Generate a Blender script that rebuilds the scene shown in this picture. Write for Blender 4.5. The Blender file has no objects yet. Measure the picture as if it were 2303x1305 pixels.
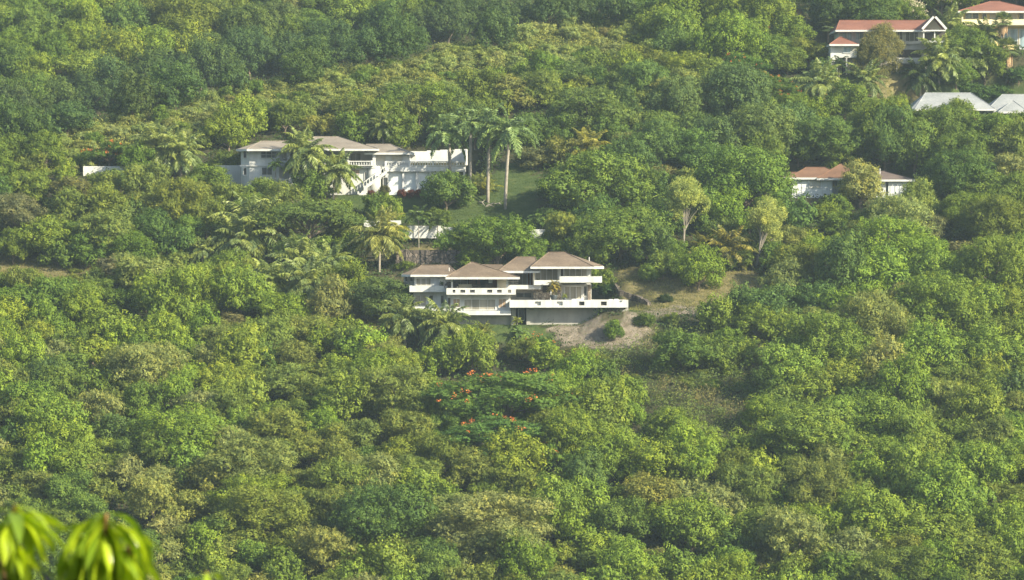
import bpy, bmesh, math, random
import numpy as np
from mathutils import Vector, Matrix

# ------------------------------------------------------------------ camera, world, sun, exposure
scene = bpy.context.scene
C = scene.collection
F = 8517.0                      # focal length in photo pixels
CX, CY, HOR = 1151.5, 652.5, 450.0
PITCH = math.atan((CY - HOR) / F)
cam_d = bpy.data.cameras.new("camera")
cam_d.sensor_width = 36.0
cam_d.lens = 36.0 * F / 2303.0
cam_d.clip_start = 0.5
cam_d.clip_end = 6000.0
cam_d.dof.use_dof = True
cam_d.dof.focus_distance = 500.0
cam_d.dof.aperture_fstop = 8.5
cam = bpy.data.objects.new("camera", cam_d)
C.objects.link(cam)
cam.location = (0, 0, 0)
cam.rotation_euler = (math.pi / 2 - PITCH, 0, 0)
scene.camera = cam

SUN_EL, SUN_AZ = math.radians(29), math.radians(57)      # azimuth: to the right of straight back
sd = Vector((math.cos(SUN_EL) * math.sin(SUN_AZ), -math.cos(SUN_EL) * math.cos(SUN_AZ), math.sin(SUN_EL)))
world = bpy.data.worlds.new("World")
scene.world = world
world.use_nodes = True
wn = world.node_tree
bg = wn.nodes["Background"]
sky = wn.nodes.new("ShaderNodeTexSky")
sky.sky_type = 'NISHITA'
sky.sun_disc = False
sky.sun_elevation = SUN_EL
sky.sun_rotation = math.atan2(sd.x, sd.y)
sky.air_density = 1.2
sky.dust_density = 1.5
wn.links.new(sky.outputs[0], bg.inputs[0])
bg.inputs[1].default_value = 0.085
sun_d = bpy.data.lights.new("sun", 'SUN')
sun_d.energy = 5.0
sun_d.angle = math.radians(0.5)
sun_d.color = (1.0, 0.90, 0.66)
sun = bpy.data.objects.new("sun", sun_d)
C.objects.link(sun)
sun.rotation_euler = sd.to_track_quat('Z', 'Y').to_euler()
vs = scene.view_settings
vs.view_transform = 'Standard'
vs.look = 'None'
vs.gamma = 1.0
vs.use_curve_mapping = False
vs.exposure = 1.42

# ------------------------------------------------------------------ projection helpers
cp, sp = math.cos(PITCH), math.sin(PITCH)
def ray(u, v):
    """direction with y = 1 of the view ray through photo pixel (u, v)"""
    a, b = (u - CX) / F, (CY - v) / F
    dy, dz = cp + b * sp, -sp + b * cp
    return a / dy, dz / dy
def P(u, v, D):
    a, b = ray(u, v)
    return Vector((a * D, D, b * D))
def pix(x, y, z):
    dy = y * cp - z * sp
    dz = y * sp + z * cp
    return CX + F * x / dy, CY - F * dz / dy

# ------------------------------------------------------------------ generic helpers
def tag(o, label=None, cat=None, group=None, kind=None):
    if label: o['label'] = label
    if cat: o['category'] = cat
    if group: o['group'] = group
    if kind: o['kind'] = kind
    return o
def empty(name, loc, label=None, cat=None, group=None, rz=0.0):
    o = bpy.data.objects.new(name, None)
    C.objects.link(o)
    o.location = loc
    o.rotation_euler = (0, 0, rz)
    o.empty_display_size = 0.5
    return tag(o, label, cat, group)
def link(name, me, parent=None, loc=None):
    """loc: world location of the object's origin (mesh given in world space is shifted)"""
    o = bpy.data.objects.new(name, me)
    C.objects.link(o)
    if parent is not None:
        o.parent = parent
    return o
def np_mesh(name, V, Q, mat, tint=None, smooth=False):
    me = bpy.data.meshes.new(name)
    V = np.asarray(V, dtype=np.float32); Q = np.asarray(Q, dtype=np.int32)
    k = Q.shape[1]
    me.vertices.add(len(V)); me.vertices.foreach_set("co", V.ravel())
    me.loops.add(Q.size); me.loops.foreach_set("vertex_index", Q.ravel())
    me.polygons.add(len(Q))
    me.polygons.foreach_set("loop_start", np.arange(0, Q.size, k, dtype=np.int32))
    try:
        me.polygons.foreach_set("loop_total", np.full(len(Q), k, dtype=np.int32))
    except Exception:
        pass
    if tint is not None:
        at = me.attributes.new("tint", 'FLOAT', 'FACE')
        at.data.foreach_set("value", np.asarray(tint, dtype=np.float32))
    me.update(calc_edges=True)
    me.validate()
    if smooth:
        me.polygons.foreach_set("use_smooth", np.ones(len(me.polygons), dtype=bool))
    if mat: me.materials.append(mat)
    return me

class MB:
    """collects shapes; origin shifts them so that a part sits in its thing's space"""
    def __init__(s, org=(0, 0, 0)):
        s.v, s.f, s.o = [], [], Vector(org)
    def add(s, vs_, fs_):
        b = len(s.v)
        s.v += [tuple(Vector(p) - s.o) for p in vs_]
        s.f += [tuple(i + b for i in f) for f in fs_]
        return s
    def box(s, x0, x1, y0, y1, z0, z1):
        x0, x1 = min(x0, x1), max(x0, x1); y0, y1 = min(y0, y1), max(y0, y1); z0, z1 = min(z0, z1), max(z0, z1)
        return s.add([(x0,y0,z0),(x1,y0,z0),(x1,y1,z0),(x0,y1,z0),(x0,y0,z1),(x1,y0,z1),(x1,y1,z1),(x0,y1,z1)],
                     [(0,3,2,1),(4,5,6,7),(0,1,5,4),(1,2,6,5),(2,3,7,6),(3,0,4,7)])
    def prism(s, poly, z0, z1):
        n = len(poly)
        a = sum(poly[i][0]*poly[(i+1)%n][1]-poly[(i+1)%n][0]*poly[i][1] for i in range(n))
        if a < 0: poly = poly[::-1]
        vs_ = [(x, y, z0) for x, y in poly] + [(x, y, z1) for x, y in poly]
        fs_ = [tuple(range(n-1, -1, -1)), tuple(range(n, 2*n))] + [(i, (i+1)%n, (i+1)%n+n, i+n) for i in range(n)]
        return s.add(vs_, fs_)
    def xprism(s, prof, x0, x1):
        """profile in (y, z), swept along x"""
        n = len(prof)
        vs_ = [(x0, y, z) for y, z in prof] + [(x1, y, z) for y, z in prof]
        fs_ = [tuple(range(n)), tuple(range(2*n-1, n-1, -1))] + [(i+n, (i+1)%n+n, (i+1)%n, i) for i in range(n)]
        return s.add(vs_, fs_)
    def yprism(s, prof, y0, y1):
        """profile in (x, z), swept along y"""
        n = len(prof)
        vs_ = [(x, y0, z) for x, z in prof] + [(x, y1, z) for x, z in prof]
        fs_ = [tuple(range(n)), tuple(range(2*n-1, n-1, -1))] + [(i+n, (i+1)%n+n, (i+1)%n, i) for i in range(n)]
        return s.add(vs_, fs_)
    def hull(s, pts):
        bm = bmesh.new()
        for p in pts: bm.verts.new(p)
        bmesh.ops.convex_hull(bm, input=bm.verts)
        bm.verts.ensure_lookup_table()
        for i, v in enumerate(bm.verts): v.index = i
        s.add([v.co.copy() for v in bm.verts], [tuple(v.index for v in f.verts) for f in bm.faces])
        bm.free()
        return s
    def tube(s, pts, rad, n=7, cap=True):
        pts = [Vector(p) for p in pts]
        rings = []
        for i, p in enumerate(pts):
            d = (pts[min(i+1, len(pts)-1)] - pts[max(i-1, 0)]).normalized()
            a = d.orthogonal().normalized() if i == 0 else (a - d * a.dot(d)).normalized()
            b = d.cross(a)
            r = rad[i] if hasattr(rad, '__len__') else rad
            rings.append([p + (a * math.cos(2*math.pi*k/n) + b * math.sin(2*math.pi*k/n)) * r for k in range(n)])
        vs_ = [q for r_ in rings for q in r_]
        fs_ = [(i*n+k, i*n+(k+1)%n, (i+1)*n+(k+1)%n, (i+1)*n+k) for i in range(len(pts)-1) for k in range(n)]
        if cap:
            fs_ += [tuple(range(n-1, -1, -1)), tuple(range((len(pts)-1)*n, len(pts)*n))]
        return s.add(vs_, fs_)
    def build(s, name, mat, parent=None, smooth=False):
        me = bpy.data.meshes.new(name)
        me.from_pydata(s.v, [], s.f)
        bm = bmesh.new(); bm.from_mesh(me)
        bmesh.ops.recalc_face_normals(bm, faces=bm.faces)
        bm.to_mesh(me); bm.free()
        me.update()
        if smooth:
            for p in me.polygons: p.use_smooth = True
        me.materials.append(mat)
        return link(name, me, parent)

# ------------------------------------------------------------------ materials
def newmat(name):
    m = bpy.data.materials.new(name); m.use_nodes = True
    return m, m.node_tree.nodes, m.node_tree.links, m.node_tree.nodes["Principled BSDF"]
def ramp(nd, stops):
    r = nd.new("ShaderNodeValToRGB")
    e = r.color_ramp.elements
    while len(e) < len(stops): e.new(0.5)
    for el, (p, c) in zip(e, stops):
        el.position = p; el.color = (*c, 1)
    return r
def mat_plain(name, c1, c2, scale=1.5, rough=0.7, bump=0.0, spec=0.3, stretch=None, detail=6):
    m, nd, lk, b = newmat(name)
    tc = nd.new("ShaderNodeTexCoord")
    src = tc.outputs["Object"]
    if stretch:
        mp = nd.new("ShaderNodeMapping"); mp.inputs["Scale"].default_value = stretch
        lk.new(src, mp.inputs[0]); src = mp.outputs[0]
    n = nd.new("ShaderNodeTexNoise"); n.inputs["Scale"].default_value = scale; n.inputs["Detail"].default_value = detail
    n.inputs["Roughness"].default_value = 0.65
    lk.new(src, n.inputs["Vector"])
    r = ramp(nd, [(0.3, c1), (0.68, c2)])
    lk.new(n.outputs[0], r.inputs[0]); lk.new(r.outputs[0], b.inputs["Base Color"])
    b.inputs["Roughness"].default_value = rough
    b.inputs["Specular IOR Level"].default_value = spec
    if bump:
        bp = nd.new("ShaderNodeBump"); bp.inputs["Strength"].default_value = bump; bp.inputs["Distance"].default_value = 0.05
        lk.new(n.outputs[0], bp.inputs["Height"]); lk.new(bp.outputs[0], b.inputs["Normal"])
    return m
def mat_roof(name, c1, c2, c3):
    """shingles: courses by height, blotchy tabs"""
    m, nd, lk, b = newmat(name)
    tc = nd.new("ShaderNodeTexCoord")
    n = nd.new("ShaderNodeTexNoise"); n.inputs["Scale"].default_value = 3.5; n.inputs["Detail"].default_value = 8; n.inputs["Roughness"].default_value = 0.8
    n2 = nd.new("ShaderNodeTexNoise"); n2.inputs["Scale"].default_value = 0.35; n2.inputs["Detail"].default_value = 3
    lk.new(tc.outputs["Object"], n.inputs["Vector"]); lk.new(tc.outputs["Object"], n2.inputs["Vector"])
    mx = nd.new("ShaderNodeMath"); mx.operation = 'MULTIPLY_ADD'; mx.inputs[1].default_value = 0.65
    ml = nd.new("ShaderNodeMath"); ml.operation = 'MULTIPLY'; ml.inputs[1].default_value = 0.4
    lk.new(n2.outputs[0], ml.inputs[0]); lk.new(n.outputs[0], mx.inputs[0]); lk.new(ml.outputs[0], mx.inputs[2])
    r = ramp(nd, [(0.36, c1), (0.52, c2), (0.68, c3)])
    lk.new(mx.outputs[0], r.inputs[0]); lk.new(r.outputs[0], b.inputs["Base Color"])
    b.inputs["Roughness"].default_value = 0.85
    wv = nd.new("ShaderNodeTexWave"); wv.bands_direction = 'Z'; wv.inputs["Scale"].default_value = 3.2; wv.inputs["Distortion"].default_value = 0.6
    lk.new(tc.outputs["Object"], wv.inputs["Vector"])
    bp = nd.new("ShaderNodeBump"); bp.inputs["Strength"].default_value = 0.35; bp.inputs["Distance"].default_value = 0.04
    lk.new(wv.outputs["Fac"], bp.inputs["Height"]); lk.new(bp.outputs[0], b.inputs["Normal"])
    return m
def mat_stone(name, c1, c2, mortar, scale=2.2):
    m, nd, lk, b = newmat(name)
    tc = nd.new("ShaderNodeTexCoord")
    v = nd.new("ShaderNodeTexVoronoi"); v.inputs["Scale"].default_value = scale
    v2 = nd.new("ShaderNodeTexVoronoi"); v2.feature = 'DISTANCE_TO_EDGE'; v2.inputs["Scale"].default_value = scale
    lk.new(tc.outputs["Object"], v.inputs["Vector"]); lk.new(tc.outputs["Object"], v2.inputs["Vector"])
    sx = nd.new("ShaderNodeSeparateColor"); lk.new(v.outputs["Color"], sx.inputs[0])
    r = ramp(nd, [(0.1, c1), (0.9, c2)]); lk.new(sx.outputs[0], r.inputs[0])
    r2 = ramp(nd, [(0.02, (0, 0, 0)), (0.09, (1, 1, 1))]); lk.new(v2.outputs["Distance"], r2.inputs[0])
    mx = nd.new("ShaderNodeMix"); mx.data_type = 'RGBA'
    lk.new(r2.outputs[0], mx.inputs["Factor"]); mx.inputs["A"].default_value = (*mortar, 1); lk.new(r.outputs[0], mx.inputs["B"])
    lk.new(mx.outputs["Result"], b.inputs["Base Color"]); b.inputs["Roughness"].default_value = 0.9
    bp = nd.new("ShaderNodeBump"); bp.inputs["Strength"].default_value = 0.8; bp.inputs["Distance"].default_value = 0.08
    lk.new(r2.outputs[0], bp.inputs["Height"]); lk.new(bp.outputs[0], b.inputs["Normal"])
    return m
def mat_glass(name, c, rough=0.12):
    m, nd, lk, b = newmat(name)
    tc = nd.new("ShaderNodeTexCoord")
    mp = nd.new("ShaderNodeMapping"); mp.inputs["Scale"].default_value = (1.2, 1.2, 0.25)
    n = nd.new("ShaderNodeTexNoise"); n.inputs["Scale"].default_value = 1.4; n.inputs["Detail"].default_value = 2
    lk.new(tc.outputs["Object"], mp.inputs[0]); lk.new(mp.outputs[0], n.inputs["Vector"])
    r = ramp(nd, [(0.35, tuple(x * 0.7 for x in c)), (0.65, tuple(min(1, x * 1.25) for x in c))])
    lk.new(n.outputs[0], r.inputs[0]); lk.new(r.outputs[0], b.inputs["Base Color"])
    b.inputs["Roughness"].default_value = rough; b.inputs["Specular IOR Level"].default_value = 0.6
    return m
def mat_leaf(name, rough=0.5, trans=0.3, spec=0.35, flower=False):
    """base colour = the object's own colour x the leaf's own tint (young leaves paler and yellower)"""
    m, nd, lk, b = newmat(name)
    at = nd.new("ShaderNodeAttribute"); at.attribute_name = "tint"
    oi = nd.new("ShaderNodeObjectInfo")
    tc = nd.new("ShaderNodeTexCoord")
    nz = nd.new("ShaderNodeTexNoise"); nz.inputs["Scale"].default_value = 0.55; nz.inputs["Detail"].default_value = 2
    lk.new(tc.outputs["Object"], nz.inputs["Vector"])
    ad = nd.new("ShaderNodeMath"); ad.operation = 'MULTIPLY_ADD'; ad.inputs[1].default_value = 1.1; ad.inputs[2].default_value = -0.55
    lk.new(nz.outputs[0], ad.inputs[0])
    ad2 = nd.new("ShaderNodeMath"); ad2.operation = 'ADD'
    lk.new(at.outputs["Fac"], ad2.inputs[0]); lk.new(ad.outputs[0], ad2.inputs[1])
    r = ramp(nd, [(0.0, (0.50, 0.60, 0.60)), (0.5, (0.95, 1.0, 0.85)), (1.0, (1.55, 1.42, 0.85))] if not flower else
             [(0.0, (0.7, 0.6, 0.6)), (1.0, (1.2, 1.2, 1.0))])
    lk.new(ad2.outputs[0], r.inputs[0])
    mu = nd.new("ShaderNodeMix"); mu.data_type = 'RGBA'; mu.blend_type = 'MULTIPLY'; mu.inputs["Factor"].default_value = 1.0
    lk.new(oi.outputs["Color"], mu.inputs["A"]); lk.new(r.outputs[0], mu.inputs["B"])
    lk.new(mu.outputs["Result"], b.inputs["Base Color"])
    b.inputs["Roughness"].default_value = rough; b.inputs["Specular IOR Level"].default_value = spec
    tr = nd.new("ShaderNodeBsdfTranslucent")
    m2 = nd.new("ShaderNodeMix"); m2.data_type = 'RGBA'; m2.blend_type = 'MULTIPLY'; m2.inputs["Factor"].default_value = 1.0
    lk.new(mu.outputs["Result"], m2.inputs["A"]); m2.inputs["B"].default_value = (1.5, 1.45, 0.5, 1)
    lk.new(m2.outputs["Result"], tr.inputs["Color"])
    ms = nd.new("ShaderNodeMixShader"); ms.inputs[0].default_value = trans
    lk.new(b.outputs[0], ms.inputs[1]); lk.new(tr.outputs[0], ms.inputs[2])
    lk.new(ms.outputs[0], nd["Material Output"].inputs["Surface"])
    return m
M = {}
M['leaf'] = mat_leaf("broad_leaf", 0.6, 0.2, 0.14)
M['fine'] = mat_leaf("fine_leaf", 0.7, 0.22, 0.08)
M['frond'] = mat_leaf("palm_frond", 0.42, 0.25, 0.35)
M['flower'] = mat_leaf("flower", 0.6, 0.2, 0.2, True)
M['grass'] = mat_leaf("grass_blade", 0.65, 0.3, 0.2)
M['bark'] = mat_plain("bark", (0.10, 0.08, 0.06), (0.22, 0.18, 0.14), 3, 0.9, 0.4, 0.1)
M['palebark'] = mat_plain("pale_bark", (0.17, 0.15, 0.125), (0.33, 0.30, 0.26), 2.5, 0.85, 0.2, 0.15)
M['shaft'] = mat_plain("green_crownshaft", (0.10, 0.18, 0.05), (0.18, 0.27, 0.08), 2, 0.5)
M['deadfrond'] = mat_plain("dead_frond", (0.20, 0.12, 0.06), (0.38, 0.27, 0.16), 4, 0.9)
M['coconut'] = mat_plain("coconut", (0.38, 0.24, 0.04), (0.50, 0.38, 0.08), 3, 0.5)
M['white'] = mat_plain("white_render", (0.42, 0.425, 0.42), (0.60, 0.61, 0.61), 1.6, 0.75, 0.0, 0.2, (1, 1, 0.22), 9)
M['dirtywhite'] = mat_plain("weathered_white", (0.44, 0.44, 0.42), (0.62, 0.62, 0.60), 0.9, 0.8, 0.0, 0.2, (1, 1, 0.35))
M['bluewhite'] = mat_plain("cool_white_panel", (0.54, 0.58, 0.60), (0.64, 0.67, 0.69), 0.6, 0.7)
M['cream'] = mat_plain("cream_render", (0.60, 0.54, 0.42), (0.70, 0.65, 0.54), 0.7, 0.8)
M['yellow'] = mat_plain("yellow_render", (0.66, 0.52, 0.24), (0.76, 0.63, 0.32), 0.7, 0.8)
M['paleyellow'] = mat_plain("pale_yellow_render", (0.70, 0.61, 0.38), (0.80, 0.72, 0.48), 0.7, 0.8)
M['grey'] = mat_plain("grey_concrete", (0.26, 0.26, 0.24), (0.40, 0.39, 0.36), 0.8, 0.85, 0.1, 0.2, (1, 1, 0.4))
M['floor'] = mat_plain("terrace_floor", (0.30, 0.28, 0.25), (0.42, 0.39, 0.35), 2, 0.8)
M['stone'] = mat_stone("rubble_stone", (0.20, 0.16, 0.12), (0.46, 0.40, 0.31), (0.16, 0.13, 0.11))
M['darkstone'] = mat_stone("dark_rubble_stone", (0.07, 0.058, 0.05), (0.18, 0.15, 0.125), (0.04, 0.035, 0.03), 1.6)
M['wood'] = mat_plain("red_wood", (0.16, 0.05, 0.025), (0.28, 0.11, 0.05), 2, 0.5, 0, 0.4, (6, 6, 0.4))
M['shutter'] = mat_plain("brown_shutter", (0.26, 0.18, 0.12), (0.40, 0.30, 0.21), 3, 0.6, 0, 0.3, (1, 1, 8))
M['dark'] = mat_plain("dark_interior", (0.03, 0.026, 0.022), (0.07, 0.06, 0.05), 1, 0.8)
M['glass'] = mat_glass("curtained_glass", (0.26, 0.245, 0.21))
M['darkglass'] = mat_glass("dark_glass", (0.05, 0.055, 0.06), 0.08)
M['blueglass'] = mat_glass("pale_blue_glass", (0.22, 0.30, 0.34), 0.1)
M['lattice'] = mat_plain("lattice_blind", (0.42, 0.40, 0.34), (0.58, 0.55, 0.48), 5, 0.7, 0, 0.2, (8, 8, 0.3))
M['roof_brown'] = mat_roof("brown_shingle", (0.070, 0.048, 0.032), (0.13, 0.094, 0.064), (0.215, 0.163, 0.116))
M['roof_grey'] = mat_roof("pale_grey_shingle", (0.125, 0.103, 0.082), (0.195, 0.165, 0.133), (0.28, 0.243, 0.20))
M['roof_red'] = mat_roof("red_shingle", (0.12, 0.046, 0.028), (0.18, 0.07, 0.044), (0.25, 0.108, 0.07))
M['roof_terra'] = mat_roof("terracotta_shingle", (0.09, 0.045, 0.024), (0.145, 0.074, 0.041), (0.21, 0.115, 0.066))
M['roof_white'] = mat_roof("white_shingle", (0.15, 0.165, 0.175), (0.235, 0.25, 0.26), (0.34, 0.35, 0.355))
M['roof_dark'] = mat_roof("dark_shingle", (0.07, 0.05, 0.045), (0.11, 0.08, 0.07), (0.16, 0.12, 0.10))
M['wicker'] = mat_plain("dark_wicker", (0.04, 0.035, 0.03), (0.08, 0.06, 0.05), 6, 0.8)
M['pot'] = mat_plain("dark_pot", (0.03, 0.04, 0.045), (0.06, 0.07, 0.08), 2, 0.4)

# ------------------------------------------------------------------ terrain
def sstep(a, b, x):
    t = np.clip((x - a) / (b - a), 0, 1); return t * t * (3 - 2 * t)
CU = np.array([-1500, 0, 80, 150, 250, 380, 480, 560, 700, 760, 900, 1000, 1100, 1200, 1300, 1360, 1420, 1480, 1560, 1800, 3800], float)
CV = np.array([430, 347, 330, 306, 276, 246, 222, 202, 178, 162, 152, 118, 98, 72, 58, 52, 46, 32, 15, -60, -120], float)
SL = 0.364
def crestD(u):
    v = np.interp(u, CU, CV)
    return 194.0 / (SL - (HOR - v) / F)
_rs = np.random.RandomState(5)
_w = [( _rs.uniform(0.02, 0.11), _rs.uniform(0, 6.28), _rs.uniform(0, 6.28)) for _ in range(9)]
def bumps(x, y):
    s = 0
    for k, a, p in _w:
        s = s + np.sin(k * (x * math.cos(a) + y * math.sin(a)) + p) * (0.05 / (k + 0.02)) * 0.45
    return s
# pads: (x0, x1, y0, y1, z, blend)
def X(u, D): return P(u, 450, D).x
def Zp(v, D): return P(CX, v, D).z
PADS = [
    (X(895, 487), X(1150, 487), 484.0, 503.0, Zp(729, 486) - 0.1, 3.0),
    (X(1150, 487), X(1360, 487), 486.0, 503.0, Zp(731, 486) - 0.1, 3.0),
    (X(1360, 487), X(1420, 487), 486.0, 499.0, Zp(699, 487) - 0.1, 3.5),
    (X(520, 535), X(1055, 535), 532.5, 552.0, Zp(440, 535), 3.0),
    (X(1770, 534), X(2045, 534), 532.0, 548.0, Zp(446, 534), 3.0),
    (X(2050, 570), X(2420, 570), 568.0, 590.0, Zp(262, 570), 3.0),
    (X(1865, 588), X(2130, 588), 587.0, 603.0, Zp(163, 588), 4.0),
    (X(2150, 598), X(2420, 598), 600.0, 618.0, Zp(118, 600), 3.5),
    (X(895, 512), X(1120, 512), 508.5, 516.0, Zp(566, 512), 1.2),
]
def ground(x, y):
    x = np.asarray(x, float); y = np.asarray(y, float)
    yy = np.maximum(y, 1.0)
    u = CX + F * x / yy
    near = -12 + (y - 500) * SL + bumps(x, y) * sstep(395, 420, y) * 0.7
    dc = crestD(np.clip(u, -1500, 3800)) + 0 * y
    zc = -12 + (dc - 500) * SL
    # round the crest over and drop behind it
    t = np.clip(y - dc, 0, 80)
    over = zc + bumps(x, y) * 0.3 - 0.022 * t * t
    over = np.maximum(over, zc - 17)
    hill = np.where(y > dc, np.minimum(near, over), near)
    far = zc - 17 + 0.50 * (y - (dc + 34)) + bumps(x * 0.8 + 90, y * 0.8) * 1.6
    far = np.minimum(far, zc + 0.5 * 420)
    hill = np.where(y > dc + 12, np.maximum(hill, far), hill)
    # the valley between the camera's hill and this one
    cn = -8.0 - 0.26 * y
    z = np.where(y < 300, np.maximum(cn, -76.0), hill)
    w = sstep(250, 345, y)
    z = np.maximum(cn, -76.0) * (1 - w) + np.where(y > 250, hill, -76.0) * w
    for x0, x1, y0, y1, zp, bl in PADS:
        wx = sstep(x0 - bl, x0, x) * (1 - sstep(x1, x1 + bl, x))
        wy = sstep(y0 - bl, y0, y) * (1 - sstep(y1, y1 + bl * 0.8, y))
        w = wx * wy
        z = z * (1 - w) + zp * w
    return z
def hit(u, v, h=0.0, lo=395.0, hi=900.0):
    """first point of the view ray through (u, v) that is h metres above the ground"""
    a, b = ray(u, v)
    D = np.arange(lo, hi, 0.5)
    g = ground(a * D, D) + h
    k = np.nonzero(b * D <= g)[0]
    if len(k) == 0: return None
    i = k[0]
    return a * D[i], D[i], float(ground(a * D[i], D[i]))

def inpoly(u, v, poly):
    u = np.asarray(u, float); v = np.asarray(v, float)
    r = np.zeros(np.broadcast(u, v).shape, bool)
    n = len(poly)
    for i in range(n):
        x1, y1 = poly[i]; x2, y2 = poly[(i + 1) % n]
        if y1 == y2: continue
        c = ((y1 > v) != (y2 > v)) & (u < (x2 - x1) * (v - y1) / (y2 - y1) + x1)
        r ^= c
    return r
LAWN = [[(735, 440), (1230, 436), (1225, 395), (1150, 375), (1205, 470), (1215, 500), (1180, 520), (880, 505), (800, 475)],
        [(1140, 370), (1205, 372), (1225, 480), (1120, 500), (1040, 470), (1050, 430)],
        [(1770, 165), (2400, 160), (2400, 245), (2230, 235), (2060, 235), (1900, 240), (1800, 215)],
        [(880, 590), (960, 590), (920, 612), (880, 610)],
        [(1350, 625), (1480, 610), (1570, 690), (1470, 716), (1415, 712), (1400, 680)],
        [(830, 720), (1230, 722), (1240, 760), (1180, 780), (1060, 782), (960, 770), (830, 745)]]
DRY = [[(1400, 600), (1700, 612), (1725, 650), (1640, 690), (1600, 702), (1420, 700), (1380, 640)],
       [(-60, 575), (240, 582), (260, 625), (-60, 630)], [(-60, 392), (60, 392), (60, 412), (-60, 412)],
       [(730, 700), (860, 700), (900, 770), (830, 770), (730, 735)],
       [(1960, 170), (2080, 175), (2090, 215), (1880, 225), (1860, 200)],
       [(940, 560), (1120, 556), (1120, 570), (900, 570)]]
EARTH = [[(1235, 728), (1300, 715), (1420, 712), (1475, 745), (1440, 775), (1400, 790), (1290, 780), (1250, 760)],
         [(1390, 690), (1640, 690), (1600, 708), (1420, 718)]]
SCRUB = [[(1340, 790), (1480, 745), (1720, 730), (1760, 830), (1700, 900), (1720, 1010), (1600, 1010), (1480, 930), (1400, 870)]]
OPEN_NOFILL = LAWN + DRY + EARTH + [
    [(-60, 570), (250, 570), (262, 645), (-60, 645)],
    [(530, 300), (1240, 310), (1240, 500), (800, 500), (530, 440)],
    [(880, 540), (1420, 560), (1700, 600), (1640, 700), (1470, 780), (1250, 790), (830, 770), (720, 720), (880, 700)],
    [(1750, 360), (2070, 375), (2070, 450), (1780, 450)],
    [(1760, 0), (2400, 0), (2400, 262), (2040, 250), (1780, 235)],
    [(890, 500), (1270, 500), (1270, 560), (890, 570)]]
def any_poly(u, v, polys):
    r = np.zeros(np.broadcast(np.asarray(u, float), np.asarray(v, float)).shape, bool)
    for p in polys: r |= inpoly(u, v, p)
    return r

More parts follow.
